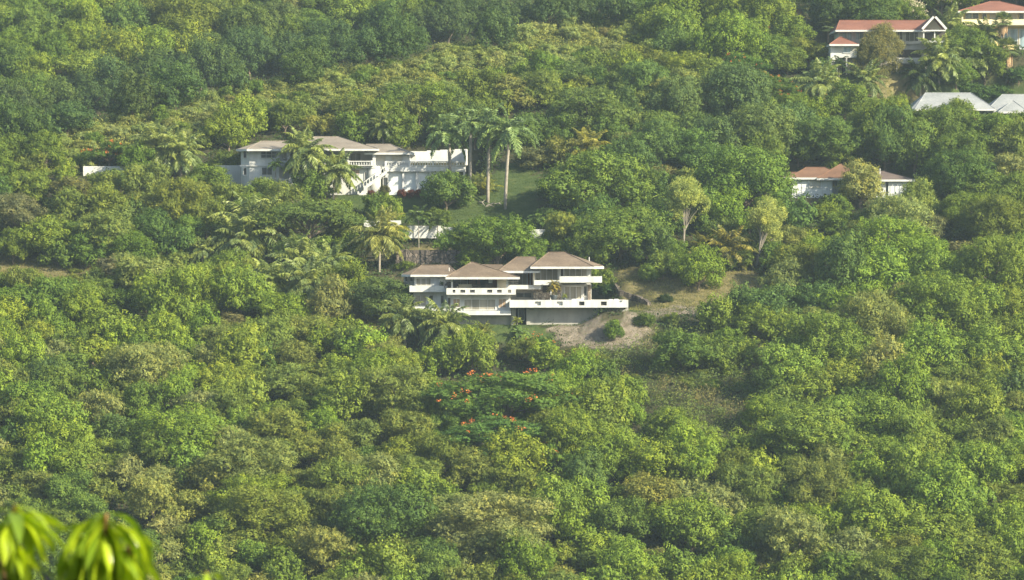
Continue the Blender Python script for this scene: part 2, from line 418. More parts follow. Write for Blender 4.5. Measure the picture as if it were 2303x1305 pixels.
def build_ground():
    xs = np.concatenate([np.linspace(-1500, -140, 18), np.arange(-130, 131, 1.0), np.linspace(140, 1500, 18)])
    ys = np.concatenate([np.linspace(-300, -20, 6), np.linspace(-5, 385, 40), np.arange(395, 665, 1.0), np.arange(667, 780, 3.0), np.linspace(800, 2500, 20)])
    GX, GY = np.meshgrid(xs, ys)
    GZ = ground(GX, GY)
    rs = np.random.RandomState(3)
    fine = (np.abs(GX) < 131) & (GY > 395) & (GY < 700)
    GZ = GZ + np.where(fine, rs.normal(0, 0.05, GX.shape), 0)
    nx, ny = len(xs), len(ys)
    V = np.stack([GX, GY, GZ], -1).reshape(-1, 3)
    idx = np.arange(nx * ny).reshape(ny, nx)
    Q = np.stack([idx[:-1, :-1], idx[:-1, 1:], idx[1:, 1:], idx[1:, :-1]], -1).reshape(-1, 4)
    m, nd, lk, b = newmat("hillside_soil")
    me = np_mesh("ground", V, Q, m, smooth=True)
    dy = np.maximum(GY * cp - GZ * sp, 1); dz = GY * sp + GZ * cp
    U_ = CX + F * GX / dy; V_ = CY - F * dz / dy
    U2 = U_ + rs.normal(0, 7, U_.shape); V2 = V_ + rs.normal(0, 3, V_.shape)
    ok = (GY > 390) & (GY < 660)
    lawn = (any_poly(U2, V2, LAWN) & ok).astype(np.float32)
    dry = (any_poly(U2, V2, DRY) & ok).astype(np.float32)
    earth = (any_poly(U2, V2, EARTH) & ok).astype(np.float32)
    col = np.stack([lawn, dry, earth, np.ones_like(lawn)], -1).reshape(-1, 4)
    at = me.color_attributes.new("cover", 'FLOAT_COLOR', 'POINT')
    at.data.foreach_set("color", col.ravel().astype(np.float32))
    a = nd.new("ShaderNodeAttribute"); a.attribute_name = "cover"
    sx = nd.new("ShaderNodeSeparateColor"); lk.new(a.outputs["Color"], sx.inputs[0])
    tc = nd.new("ShaderNodeTexCoord")
    n1 = nd.new("ShaderNodeTexNoise"); n1.inputs["Scale"].default_value = 0.9; n1.inputs["Detail"].default_value = 10; n1.inputs["Roughness"].default_value = 0.7
    n2 = nd.new("ShaderNodeTexNoise"); n2.inputs["Scale"].default_value = 0.22; n2.inputs["Detail"].default_value = 5
    lk.new(tc.outputs["Object"], n1.inputs["Vector"]); lk.new(tc.outputs["Object"], n2.inputs["Vector"])
    def rr(src, st):
        r = ramp(nd, st); lk.new(src.outputs[0], r.inputs[0]); return r
    soil = rr(n1, [(0.35, (0.030, 0.035, 0.018)), (0.6, (0.06, 0.055, 0.03)), (0.75, (0.10, 0.085, 0.05))])
    lw = rr(n1, [(0.3, (0.030, 0.052, 0.016)), (0.55, (0.055, 0.080, 0.024)), (0.75, (0.11, 0.115, 0.045))])
    dr = rr(n1, [(0.3, (0.085, 0.080, 0.035)), (0.55, (0.16, 0.14, 0.068)), (0.75, (0.24, 0.205, 0.115))])
    er = rr(n1, [(0.3, (0.085, 0.07, 0.05)), (0.5, (0.17, 0.145, 0.115)), (0.75, (0.28, 0.24, 0.20))])
    def mix(f, x, y):
        mx = nd.new("ShaderNodeMix"); mx.data_type = 'RGBA'
        lk.new(f, mx.inputs["Factor"]); lk.new(x, mx.inputs["A"]); lk.new(y, mx.inputs["B"]); return mx.outputs["Result"]
    # patchy edges: mask pushed through noise
    def edge(o, lo=0.25, hi=0.75):
        ad = nd.new("ShaderNodeMath"); ad.operation = 'ADD'; lk.new(o, ad.inputs[0])
        s = nd.new("ShaderNodeMath"); s.operation = 'MULTIPLY_ADD'; s.inputs[1].default_value = 1.2; s.inputs[2].default_value = -0.6
        lk.new(n2.outputs[0], s.inputs[0]); lk.new(s.outputs[0], ad.inputs[1])
        mr = nd.new("ShaderNodeMapRange"); mr.inputs[1].default_value = lo; mr.inputs[2].default_value = hi
        lk.new(ad.outputs[0], mr.inputs[0]); return mr.outputs[0]
    c = mix(edge(sx.outputs[0]), soil.outputs[0], lw.outputs[0])
    c = mix(edge(sx.outputs[1]), c, dr.outputs[0])
    c = mix(edge(sx.outputs[2]), c, er.outputs[0])
    lk.new(c, b.inputs["Base Color"]); b.inputs["Roughness"].default_value = 0.95; b.inputs["Specular IOR Level"].default_value = 0.1
    bp = nd.new("ShaderNodeBump"); bp.inputs["Strength"].default_value = 0.7; bp.inputs["Distance"].default_value = 0.25
    lk.new(n1.outputs[0], bp.inputs["Height"]); lk.new(bp.outputs[0], b.inputs["Normal"])
    o = link("ground", me)
    tag(o, kind='structure')
build_ground()

# ------------------------------------------------------------------ foliage generators
def nrm(a): return a / np.maximum(np.linalg.norm(a, axis=-1, keepdims=True), 1e-6)
def rdir(rs, n): return nrm(rs.normal(size=(n, 3)))
def leafquads(Pb, A, L, W, rs, N=None, loose=0.45):
    """diamond leaves from base points Pb along A; N: the way the blades face"""
    n = len(Pb)
    if N is not None:
        Nn = nrm(N + rdir(rs, n) * loose)
        A = nrm(A - Nn * (A * Nn).sum(1, keepdims=True) * 0.75)
        S = nrm(np.cross(A, Nn))
    else:
        S = nrm(np.cross(A, rdir(rs, n)))
    L = np.broadcast_to(L, (n,))[:, None]; W = np.broadcast_to(W, (n,))[:, None]
    mid = Pb + A * L * 0.5 
    V = np.stack([Pb, mid + S * W * 0.5, Pb + A * L, mid - S * W * 0.5], 1).reshape(-1, 3)
    Q = np.arange(4 * n).reshape(n, 4)
    return V, Q
def lobes_for(rs, W, style):
    """centres, radii of the crown's lobes; crown centre at z = 0.5 W"""
    R = 0.5 * W
    if style == 'layered':
        n = int(24 + 2.2 * W)
        c = []
        for i in range(n):
            r = R * math.sqrt(rs.uniform(0.0, 0.95)); a = rs.uniform(0, 6.283)
            z = 0.66 * W - 0.30 * W * (r / R) ** 1.5 - rs.choice([0, 0, 0.10, 0.2]) * W + rs.uniform(-0.03, 0.03) * W
            c.append((r * math.cos(a), r * math.sin(a), max(0.12 * W, z)))
        return np.array(c), np.full(n, 0.15 * W) * rs.uniform(0.7, 1.25, n), 0.38
    if style == 'umbrella':
        n = int(16 + 1.4 * W)
        c = []
        for i in range(n):
            r = R * math.sqrt(rs.uniform(0.0, 0.9)); a = rs.uniform(0, 6.283)
            z = 0.62 * W - 0.22 * W * (r / R) ** 1.6 + rs.uniform(-0.07, 0.04) * W
            c.append((r * math.cos(a), r * math.sin(a), z))
        return np.array(c), np.full(n, 0.17 * W) * rs.uniform(0.75, 1.25, n), 0.32
    n = {4: 13, 6.5: 22, 10: 38}[W]
    c, rr = [], []
    for i in range(n):
        t = (i + 0.5) / n
        z = 1 - 1.72 * t; r = math.sqrt(max(0, 1 - z * z)); a = i * 2.39996 + rs.uniform(-0.4, 0.4)
        k = rs.uniform(0.52, 0.98) if style != 'dense' else rs.uniform(0.72, 0.82)
        c.append((R * r * math.cos(a) * k, R * r * math.sin(a) * k, 0.45 * W + 0.43 * W * z * k))
        rr.append(W * rs.uniform(0.11, 0.235) * {4: 1.25, 6.5: 1.0, 10: 0.82}[W])
    c.append((0, 0, 0.47 * W)); rr.append(0.3 * W)
    return np.array(c), np.array(rr), 0.85 if style != 'feathery' else 0.7
def crown_points(rs, c, r, flat, count, zbias=-0.55):
    """points on the outer faces of the lobes with their outward directions"""
    w = r ** 2; w = w / w.sum()
    P_, N_ = [], []
    have = 0
    while have < count:
        k = rs.choice(len(c), size=count, p=w)
        d = rdir(rs, count); d[:, 2] = np.abs(d[:, 2]) * np.where(rs.rand(count) < 0.78, 1, -1)
        p = c[k] + d * r[k][:, None] * np.array([1, 1, flat]) * rs.uniform(0.82, 1.08, (count, 1))
        q = (p[:, None, :] - c[None]) / np.stack([r, r, r * flat], -1)[None]
        inside = (np.linalg.norm(q, axis=2) < 0.80)
        inside[np.arange(count), k] = False
        ok = ~inside.any(1) & (d[:, 2] > zbias)
        P_.append(p[ok]); N_.append(d[ok]); have += ok.sum()
    return np.concatenate(P_)[:count], np.concatenate(N_)[:count]

def make_crown(style, W, seed):
    rs = np.random.RandomState(seed)
    c, r, flat = lobes_for(rs, W, style)
    A = W * W
    Vs, Qs, Ts, off = [], [], [], 0
    def put(V, Q, T):
        nonlocal off
        Vs.append(V); Qs.append(Q + off); Ts.append(T); off += len(V)
    if style == 'clumpy':
        n = int(6.0 * A)
        p, d = crown_points(rs, c, r, flat, n)
        up = nrm(d + np.array([0, 0, 0.45]))
        m = 26
        tr_ = np.repeat(rs.uniform(0.20, 0.48, n), m)[:, None]
        p = p + up * rs.uniform(-0.35, 0.42, (n, 1))
        ax = np.repeat(up, m, 0)
        o_ = nrm(ax * rs.uniform(0.0, 1.0, (n * m, 1)) + rdir(rs, n * m) * 0.9)
        cen = np.repeat(p, m, 0) + o_ * tr_ + ax * 0.08
        a = nrm(o_ * 0.3 - ax * 0.3 + rdir(rs, n * m) * 0.6 + np.array([0, 0, -0.3]))
        V, Q = leafquads(cen, a, rs.uniform(0.16, 0.26, n * m), rs.uniform(0.11, 0.15, n * m), rs, o_ + ax * 0.5, 0.2)
        t = np.clip(np.repeat(rs.beta(1.7, 1.8, n), m) + rs.normal(0, 0.08, n * m), 0, 1)
        put(V, Q, t)
    elif style in ('feathery', 'umbrella', 'layered'):
        n = int((21 if style == 'feathery' else 19) * A)
        p, d = crown_points(rs, c, r, flat, n, -0.6)
        tw = nrm(d * 0.7 + rdir(rs, n) * 0.6 + np.array([0, 0, 0.25 if style == 'feathery' else 0.0]))
        m = 9 if style == 'feathery' else 10
        ln = np.repeat(rs.uniform(0.35, 0.8, n), m)
        s = np.tile(np.linspace(0.0, 1.0, m), n)
        tm = np.repeat(tw, m, 0); cen = np.repeat(p - tw * 0.2, m, 0) + tm * (s * ln)[:, None]
        cen[:, 2] -= 0.12 * s ** 2
        a = nrm(np.cross(tm, rdir(rs, n * m)) + tm * 0.5)
        if style != 'feathery': a[:, 2] *= 0.4; a = nrm(a)
        V, Q = leafquads(cen, a, rs.uniform(0.16, 0.28, n * m), rs.uniform(0.07, 0.11, n * m), rs, np.repeat(nrm(d + rdir(rs, n) * 0.4 + np.array([0, 0, 0.15])), m, 0), 0.4)
        t = np.clip(np.repeat(rs.beta(2, 2, n), m) + rs.normal(0, 0.08, n * m), 0, 1)
        put(V, Q, t)
    else:
        n = int((17 if style == 'fine' else 20) * A)
        p, d = crown_points(rs, c, r, flat, n)
        m = 8
        cen = np.repeat(p, m, 0) + rs.normal(0, 0.13, (n * m, 3))
        ax = np.repeat(d, m, 0)
        down = np.array([0, 0, 0.3 if style == 'fine' else -0.35])
        a = nrm(ax * 0.3 + rdir(rs, n * m) * 0.9 + down)
        tn = np.repeat(nrm(d + rdir(rs, n) * 0.4 + np.array([0, 0, 0.1])), m, 0)
        V, Q = leafquads(cen, a, rs.uniform(0.19, 0.32, n * m), rs.uniform(0.11, 0.15, n * m), rs, tn, 0.35)
        t = np.clip(np.repeat(rs.beta(2, 2.2, n), m) + rs.normal(0, 0.10, n * m), 0, 1)
        put(V, Q, t)
    # leaves inside the crown
    n = int((85 if style not in ('umbrella', 'layered') else 50) * A)
    w_ = r ** 2 / (r ** 2).sum()
    k = rs.choice(len(c), size=n, p=w_); d = rdir(rs, n)
    cen = c[k] + d * (r[k] * rs.uniform(0.55, 0.86, n))[:, None] * np.array([1, 1, flat])
    q = (cen[:, None, :] - c[None]) / np.stack([r, r, r * flat], -1)[None]
    ins = np.linalg.norm(q, axis=2) < 0.5; ins[np.arange(n), k] = False
    ok = ~ins.any(1); cen, d = cen[ok], d[ok]; n = len(cen)
    V, Q = leafquads(cen - nrm(rdir(rs, n)) * 0.2, rdir(rs, n), rs.uniform(0.25, 0.42, n), rs.uniform(0.2, 0.3, n), rs, d, 0.25)
    put(V, Q, np.clip(rs.normal(0.42, 0.12, n), 0, 1))
    me = np_mesh("crown", np.concatenate(Vs), np.concatenate(Qs), M['leaf' if style in ('clumpy', 'dense') else 'fine'], np.concatenate(Ts))
    # trunk and limbs to the lobes
    rnd = random.Random(seed)
    mb = MB()
    fork = 0.16 * W if style != 'umbrella' else 0.22 * W
    r0 = 0.022 * W + 0.03
    mb.tube([(0, 0, -0.8), (0.02 * W, 0, fork * 0.5), (0, 0.01 * W, fork)], [r0 * 1.25, r0, r0 * 0.85], 7)
    for i in sorted(range(len(c)), key=lambda _: rnd.random())[:{4: 6, 6.5: 9, 10: 14}[W]]:
        e = Vector(c[i]) + Vector((0, 0, 0.02 * W))
        m1 = Vector((e.x * 0.35, e.y * 0.35, fork + (e.z - fork) * 0.5)) + Vector((rnd.uniform(-1, 1), rnd.uniform(-1, 1), 0)) * 0.03 * W
        mb.tube([(0, 0, fork * 0.92), m1, e], [r0 * 0.55, r0 * 0.36, r0 * 0.12], 5, False)
        for _ in range(2):
            e2 = e + Vector((rnd.uniform(-1, 1), rnd.uniform(-1, 1), rnd.uniform(-0.2, 0.8))) * 0.13 * W
            mb.tube([m1.lerp(e, 0.55), e2], [r0 * 0.2, r0 * 0.06], 4, False)
    tm_ = bpy.data.meshes.new("trunk"); tm_.from_pydata(mb.v, [], mb.f); tm_.update()
    tm_.materials.append(M['bark'])
    fl = None
    if style == 'layered':                                    # flower clusters on the top leaves
        n = int(4.5 * A)
        p, d = crown_points(rs, c, r, flat, n, 0.0)
        p = p + d * 0.18
        m = 9
        gx = p[rs.choice(len(p), size=int(5.5 * W), replace=False)]
        near = (np.linalg.norm(p[:, None] - gx[None], axis=2) < 0.22 + 0.010 * W).any(1) & (p[:, 2] > 0.3 * W)
        p = p[near]; n = len(p)
        cen = np.repeat(p + np.array([0, -0.1, 0.2]), m, 0) + rs.normal(0, 0.11, (n * m, 3))
        V, Q = leafquads(cen, nrm(rdir(rs, n * m) + np.array([0, 0, 0.6])), 0.17, 0.13, rs)
        fl = np_mesh("blossom", V, Q, M['flower'], rs.uniform(0, 1, n * m))
    return me, tm_, fl
PROTO = {}
def proto(style, W, var):
    k = (style, W, var)
    if k not in PROTO:
        PROTO[k] = make_crown(style, W, (len(PROTO) * 17 + 11))
    return PROTO[k]

# ------------------------------------------------------------------ tree kinds
#        style       object name        colour (linear)        ratio of height, words, category
KIND = {
 'c': ('clumpy',   'broadleaf_tree', (0.153, 0.211, 0.027), 0.95, 'bright clump-leaved tree', 'tree'),
 'd': ('clumpy',   'evergreen_tree', (0.085, 0.135, 0.029), 1.00, 'dark clump-leaved tree', 'tree'),
 'h': ('clumpy',   'evergreen_tree', (0.063, 0.099, 0.027), 1.00, 'shade-darkened tree', 'tree'),  # crown colour darkened to stand in for the shade of the valley
 'e': ('clumpy',   'evergreen_tree', (0.114, 0.174, 0.030), 0.95, 'mid green clumpy tree', 'tree'),
 'y': ('clumpy',   'broadleaf_tree', (0.185, 0.233, 0.030), 0.95, 'yellow-green clumpy tree', 'tree'),
 'o': ('feathery', 'scrub_tree',     (0.147, 0.176, 0.039), 0.90, 'olive feathery tree', 'tree'),
 'g': ('feathery', 'scrub_tree',     (0.206, 0.222, 0.072), 0.90, 'pale feathery tree', 'tree'),
 's': ('feathery', 'ridge_shrub',    (0.245, 0.275, 0.092), 0.85, 'small olive shrub', 'shrub'),
 'b': ('feathery', 'dry_bush',       (0.155, 0.15, 0.068), 0.75, 'brownish twiggy bush', 'bush'),
 'n': ('fine',     'shrub_tree',     (0.114, 0.163, 0.030), 0.90, 'small-leaved green tree', 'tree'),
 'k': ('dense',    'shade_tree',     (0.095, 0.139, 0.035), 0.95, 'dark dome-crowned tree', 'tree'),
 'f': ('layered', 'flamboyant_tree',(0.085, 0.143, 0.032), 0.85, 'flat-layered flamboyant tree with orange flowers', 'tree'),
 'l': ('umbrella', 'umbrella_tree',  (0.100, 0.132, 0.030), 0.85, 'flat-topped umbrella tree with bare limbs showing', 'tree'),
}
TREES = []      # (root, kind, u, v)
RT = random.Random(77)
def tree(u, v, w, kind, lab=None, hs=1.0, anchor='centre', bushy=False, jit=0.14):
    style, name, col, hr, words, cat = KIND[kind]
    if w > 160 and hs == 1.0: hs = 0.8
    # size in metres from the pixel width at the place where it stands
    D = 500.0
    for _ in range(3):
        Wm = w / F * D * 1.08
        hc = 0.47 * Wm * hr * hs
        if anchor == 'base': h = hit(u, v, 0.0)
        else: h = hit(u, v, hc)
        if h is None: return None
        D = h[1]
    Wn = 4 if Wm < 5 else (6.5 if Wm < 8.2 else 10)
    var = RT.randrange(4)
    cm, tm_, fl = proto(style, Wn, var)
    root = empty(name, (h[0], h[1], h[2] - 0.15), None, cat, None, RT.uniform(0, 6.28))
    s = Wm / Wn
    root.rotation_euler = (RT.uniform(-0.1, 0.1), RT.uniform(-0.1, 0.1), root.rotation_euler[2])
    root.scale = (s * RT.uniform(0.9, 1.1), s * RT.uniform(0.9, 1.1), s * hr * hs * RT.uniform(0.82, 1.3))
    cr = link('crown', cm, root)
    j = RT.uniform(1 - jit, 1 + jit)
    cr.color = (col[0] * j * RT.uniform(0.90, 1.08), col[1] * j, col[2] * j * RT.uniform(0.8, 1.25), 1)
    tk = link('trunk', tm_, root)
    if kind == 'f' and fl:
        f_ = link('blossom', fl, root); f_.color = (0.60, 0.20, 0.06, 1); f_['kind'] = 'stuff'
    TREES.append((root, kind, u, v, w, lab, words))
    return root

LIST = """
70 20 110 n|175 40 90 c|243 14 90 c|300 15 60 o|350 40 115 o|410 62 125 o|428 98 90 y|333 122 105 y|270 140 95 y|195 153 95 y|83 170 95 y|167 104 100 c|190 70 90 c|52 76 110 n|35 118 100 n|20 160 90 d
480 35 90 o|560 80 120 k|620 45 110 k|545 40 70 y|600 20 80 k|640 20 70 g|700 60 100 n|730 100 110 d|790 40 90 c|830 25 80 y|860 60 90 d|905 90 110 d|960 50 90 n|1010 60 90 d|1060 30 90 n|1120 40 80 d|1170 25 80 d|1230 20 90 d|1290 20 80 n|1350 15 70 d
120 130 80 n|130 210 100 d|60 230 100 n|200 220 90 n|260 200 100 d|20 260 100 n|90 270 90 n|330 180 90 n|390 160 90 d|450 160 90 d|350 215 80 n|500 150 90 d|560 130 100 d|640 130 100 d|700 130 90 d|770 110 90 d|830 110 90 d|530 190 60 b
410 20 80 n|480 100 80 k|520 60 60 o|660 85 80 n|280 60 90 d|240 100 80 d|130 60 80 d
451 264 70 o|538 272 90 y|514 305 90 c|590 264 62 o|643 266 80 o|677 245 62 o|722 278 80 g|778 243 85 o|820 257 80 o|854 208 62 n|896 215 62 n|976 228 90 c|872 235 70 n|944 252 62 o|1020 235 80 o|1080 208 90 o|1149 208 100 g|1201 200 100 o|1243 212 70 y|1323 257 175 k|1201 290 95 k|1262 300 80 d|1390 200 90 k|1445 195 120 k|1514 236 100 g|1497 285 90 n|1410 322 90 g|1479 330 120 d|1445 285 80 o
1330 425 200 e|1245 420 70 d|1479 385 80 b|1201 350 85 b|1255 350 70 g|1420 380 90 d|1555 340 100 d|1607 330 110 k
1531 30 100 c|1610 70 70 c|1642 18 130 c|1729 38 125 c|1538 75 90 c|1480 60 80 c|1440 30 90 n|1390 60 60 o|1642 112 150 c|1548 150 112 y|1524 236 130 k|1531 190 90 g|1652 220 160 k|1711 306 140 k|1781 300 110 k|1861 302 150 k|1989 295 140 n|2111 302 125 n|1989 340 130 d|2232 308 120 n|2163 332 130 n|2059 342 110 n|2267 335 100 o|2000 262 85 c|1902 248 90 n|1830 250 80 c|1940 276 80 o|2156 392 130 d|2232 417 120 n|2275 385 90 g|2152 250 44 y|1780 250 70 n|1560 290 90 d|1470 150 80 o|1430 120 70 o|1330 150 60 n|1410 160 70 y
1781 69 100 n|1820 110 90 o|1955 25 130 k|1885 20 110 k|2010 30 80 n|1700 90 70 c|1770 135 80 n|2170 120 110 n|2150 170 80 n|2215 175 90 n|1870 135 60 n|1850 160 50 d
38 482 125 b|70 430 90 o|160 430 110 b|100 530 120 c|156 478 110 o|243 478 115 o|330 425 90 o|347 467 110 o|417 475 125 o|450 440 80 o|347 516 90 d|243 537 120 o|300 560 100 n|400 565 75 d|200 560 90 n|130 570 70 n|30 560 80 n
1605 430 70 d|785 560 62 c|517 595 80 c|452 628 85 c|313 620 110 g|365 648 80 g|139 642 90 o|208 650 90 n|215 636 60 o|52 650 90 o|35 680 120 n|105 690 110 n|260 610 70 b
28 716 90 y|87 762 95 y|52 820 95 y|104 736 70 c|142 740 55 c|208 786 75 y|201 740 60 y|253 741 80 c|299 748 60 c|274 770 60 y|354 759 95 y|399 782 62 y|382 700 125 c|445 672 90 y|330 676 70 c|195 706 90 c|146 713 62 b|278 680 62 n
493 773 90 g|483 737 62 o|521 721 60 b|542 669 105 y|590 678 90 c|646 692 100 c|608 775 115 o|660 803 100 o|695 741 110 o|722 776 62 c|781 741 62 c|781 778 70 o|542 817 110 y|590 822 80 d|330 834 145 g|260 838 80 o|288 868 70 y|504 858 110 y|434 845 70 c|556 860 62 y|643 852 110 o|757 831 62 y|104 859 100 d|160 820 80 n|160 780 70 n|440 790 70 c|450 740 70 c|400 730 70 c
35 875 100 o|132 877 100 n|208 882 80 n|285 884 70 o|313 913 90 n|70 906 110 n|20 934 70 o|115 955 120 c|87 993 80 y|163 1042 120 c|20 1067 70 o|20 993 70 d|399 979 190 c|260 976 80 d|295 1021 90 d|330 960 70 c|497 889 110 y|556 899 80 y|514 930 90 o|399 897 90 c|608 934 70 c|625 965 110 o|747 903 110 c|695 875 110 o|653 923 90 n|695 1000 110 o|764 993 100 o|764 1045 100 o|643 1021 80 o
556 1055 180 g|521 1012 90 g|288 1076 75 g|368 1076 90 g|573 1104 175 y|590 1168 180 o|493 1192 110 n|347 1139 110 g|424 1142 90 g|417 1212 80 g|87 1104 100 o|156 1118 110 n|191 1150 110 n|120 1180 110 n|226 1112 90 o|60 1180 100 n|255 1190 110 n|368 1246 62 g|573 1250 90 n|705 1080 120 o|764 1104 110 o|677 1149 100 o|781 1177 80 d|729 1253 120 g|528 1295 50 c|640 1270 90 n|300 1240 100 n|830 1290 70 g
785 910 120 c|889 899 145 o|965 868 60 c|840 835 110 c|900 820 90 y|1010 934 90 y|820 790 80 c|880 860 80 y|935 930 70 c|1254 896 110 c|1351 923 125 c|1410 944 60 c|1288 986 150 c|1184 923 50 c|1507 962 100 c|802 979 110 o|924 972 110 o|882 955 50 o|906 1014 90 y|1160 1035 130 y|1063 1055 120 g|1323 1069 110 d|1375 1048 110 c|1480 1035 145 c|1531 1062 90 c|837 1076 130 g|785 1049 80 g|906 1090 70 y|778 1118 90 g|854 1184 185 d|924 1201 100 d|980 1130 90 n|1115 1184 220 g|1028 1139 110 g|1150 1236 150 g|1045 1253 90 g|1243 1149 130 c|1333 1142 90 c|1306 1208 90 y|1393 1184 130 n|1479 1111 130 g|1514 1167 110 c|1462 1246 90 b|1410 1278 110 c|1514 1281 90 c|1254 1288 80 g|1271 1246 60 y|1323 1271 60 n|1184 1292 110 c|980 1260 100 d|1420 1110 80 n|1219 1217 40 b
1816 875 100 y|1746 868 100 d|1927 875 80 y|2041 889 130 c|2135 906 95 g|2198 934 100 y|2232 882 70 y|2285 885 80 d|1816 969 215 c|1763 993 100 y|1902 958 110 c|1989 969 120 c|2059 986 120 y|2145 993 80 n|2250 951 90 n|2225 1010 120 o|2198 1038 90 c|2285 1010 80 c|1548 1048 120 c|1649 1055 90 o|1701 1062 80 y|1864 1059 85 g|1940 1028 80 b|1972 1059 70 b|1781 1059 70 o|1955 1076 90 c|2059 1069 90 c|2180 1076 145 c|1833 1104 150 o|1902 1125 110 o|1694 1118 130 o|2059 1111 130 c|2145 1139 145 c|2000 1118 90 c|2267 1111 110 o|2243 1149 60 g|1607 1149 120 g|1555 1120 90 g|1798 1174 100 c|1670 1174 70 c|1729 1174 70 o|1972 1177 145 c|2076 1198 130 c|2145 1212 90 c|1555 1194 130 c|1780 1229 145 g|1913 1236 130 g|2024 1229 110 o|1642 1236 90 d|2024 1271 170 o|1704 1281 60 b|1781 1292 80 y|2198 1271 150 o|2267 1243 80 c|1590 1295 80 c|1870 1290 90 n|2100 1290 110 c|1900 1180 80 c
1538 786 125 n|1600 800 80 n|1677 796 70 c|1640 760 60 n|1450 720 40 n|1508 716 35 n|1640 486 85 c|1572 612 92 c|1672 418 195 e|1600 410 80 d|1935 428 100 g|1857 478 50 y|1880 462 60 n|1890 500 90 n|2024 502 140 g|2065 466 95 o|2085 530 90 b|2163 470 130 n|2250 511 130 o|2250 449 90 n|1781 529 80 g|1826 539 50 y|1868 567 130 c|1937 567 90 y|2007 546 150 c|2007 577 100 y|2076 577 130 c|2163 560 70 b|2232 577 165 c|2232 622 150 c|1902 622 130 d|1989 622 130 c|2111 629 120 c|1763 636 110 g|1826 633 60 b|1729 682 110 d|1670 692 70 d|1833 671 110 d|1927 685 130 c|2041 664 100 g|2111 699 165 c|2187 667 70 y|2218 692 100 c|2274 699 100 y|1854 720 100 g|1767 709 70 o|1972 741 150 g|1757 747 60 y|1798 747 50 c|1701 730 90 n|2093 754 80 b|2250 741 100 o|2163 734 110 c|1850 796 175 c|1930 796 50 y|2087 793 130 c|2225 786 130 c|1989 845 130 g|1965 814 80 c|1781 845 130 c|1913 865 100 y|2100 848 80 o|2173 810 50 y|2232 848 70 y|1585 480 90 e|1440 430 90 n|1490 440 80 d
1120 528 155 e|1005 428 105 k|1395 518 185 e|1460 560 90 d|1340 500 100 d|1480 500 90 d|860 660 140 k|790 640 100 c|1235 500 60 k|1080 582 45 c|1020 545 60 n|720 560 60 n|905 700 60 n|1180 775 50 c|1300 800 70 b|1170 790 60 o|1380 745 45 n|1360 640 50 n|1345 660 45 n|850 470 60 n|880 480 50 c|980 480 50 n|760 470 70 n|700 430 80 n|740 420 40 n|600 440 90 o|520 450 80 o|560 470 90 n|640 460 100 o
30 645 50 o .8|90 650 55 n .8|150 646 50 o .8|195 645 50 n .8|243 632 40 o .8|10 645 50 n|120 648 50 n|60 610 26 n .7|170 606 24 o .7
1420 850 42 o .6|1480 842 42 b .6|1540 860 38 o .6|1600 870 42 n .6|1640 832 42 n .7|1455 810 35 b .6|1395 812 35 n .6|1515 812 42 n .6|1575 840 35 o .6|1300 792 42 b .7|1345 805 42 o .7|1670 870 38 n .7
912 594 36 n .8|1052 590 46 n .8|1088 596 34 n .8|262 402 56 n|214 408 30 n|1004 548 54 n|1056 550 56 n|893 524 50 n|1228 545 40 n|
1030 530 50 n|1060 560 60 n|1280 560 70 n|1330 570 80 n|1190 560 80 n|1500 560 80 n|1490 600 60 n|1540 600 50 n|1700 560 60 n|1745 580 60 n|1660 580 60 n|1460 620 40 n|660 570 90 d|740 600 60 n|700 640 70 n|1000 520 40 n
"""
for line in LIST.strip().splitlines():
    for it in line.split('|'):
        a = it.split()
        if not a: continue
        cr_ = float(np.interp(float(a[0]), CU, CV))
        if 130 < float(a[0]) < 1430 and cr_ - 14 < float(a[1]) < cr_ + 60: continue
        k_ = a[3]
        if float(a[0]) < 1440 and cr_ - 85 < float(a[1]) < cr_ - 8 and k_ in 'ndckbo': k_ = 'h'  # trees just above the crest get the crown colour with valley shade painted in
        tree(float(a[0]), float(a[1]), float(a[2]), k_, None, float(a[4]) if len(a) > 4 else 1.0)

# flamboyant and umbrella trees, placed one by one
tree(1140, 868, 300, 'f', 'largest flamboyant tree with scattered orange flowers below the bare earth bank')
tree(1100, 962, 240, 'f', 'flat flamboyant tree with orange-red flower patches in the middle of the lower woods')
tree(1245, 1035, 105, 'f', 'small flamboyant tree with a short arc of red flowers on bare thin trunks')
tree(1205, 768, 70, 'f', 'small orange-flowered tree at the foot of the garden slope')
tree(1735, 195, 125, 'f', 'dark flamboyant tree with orange-red patches left of the hillside lawn')
tree(1660, 155, 120, 'f', 'flamboyant tree with a pinkish fading crown above the dark domed trees')
tree(1670, 66, 110, 'f', 'pinkish flamboyant tree near the top edge left of the long red roof')
tree(1860, 222, 70, 'f', 'low orange-flowered bush under the coconut palm beside the hillside lawn')
tree(245, 340, 90, 'f', 'flamboyant tree with dull red flowers left of the twin coconut palms')
tree(1390, 478, 80, 'f', 'small flamboyant tree among dark trees above the brown lawn')
tree(690, 505, 215, 'l', 'flat-topped umbrella tree with bare branching limbs beside the coconut palms')
tree(600, 790, 90, 'o')

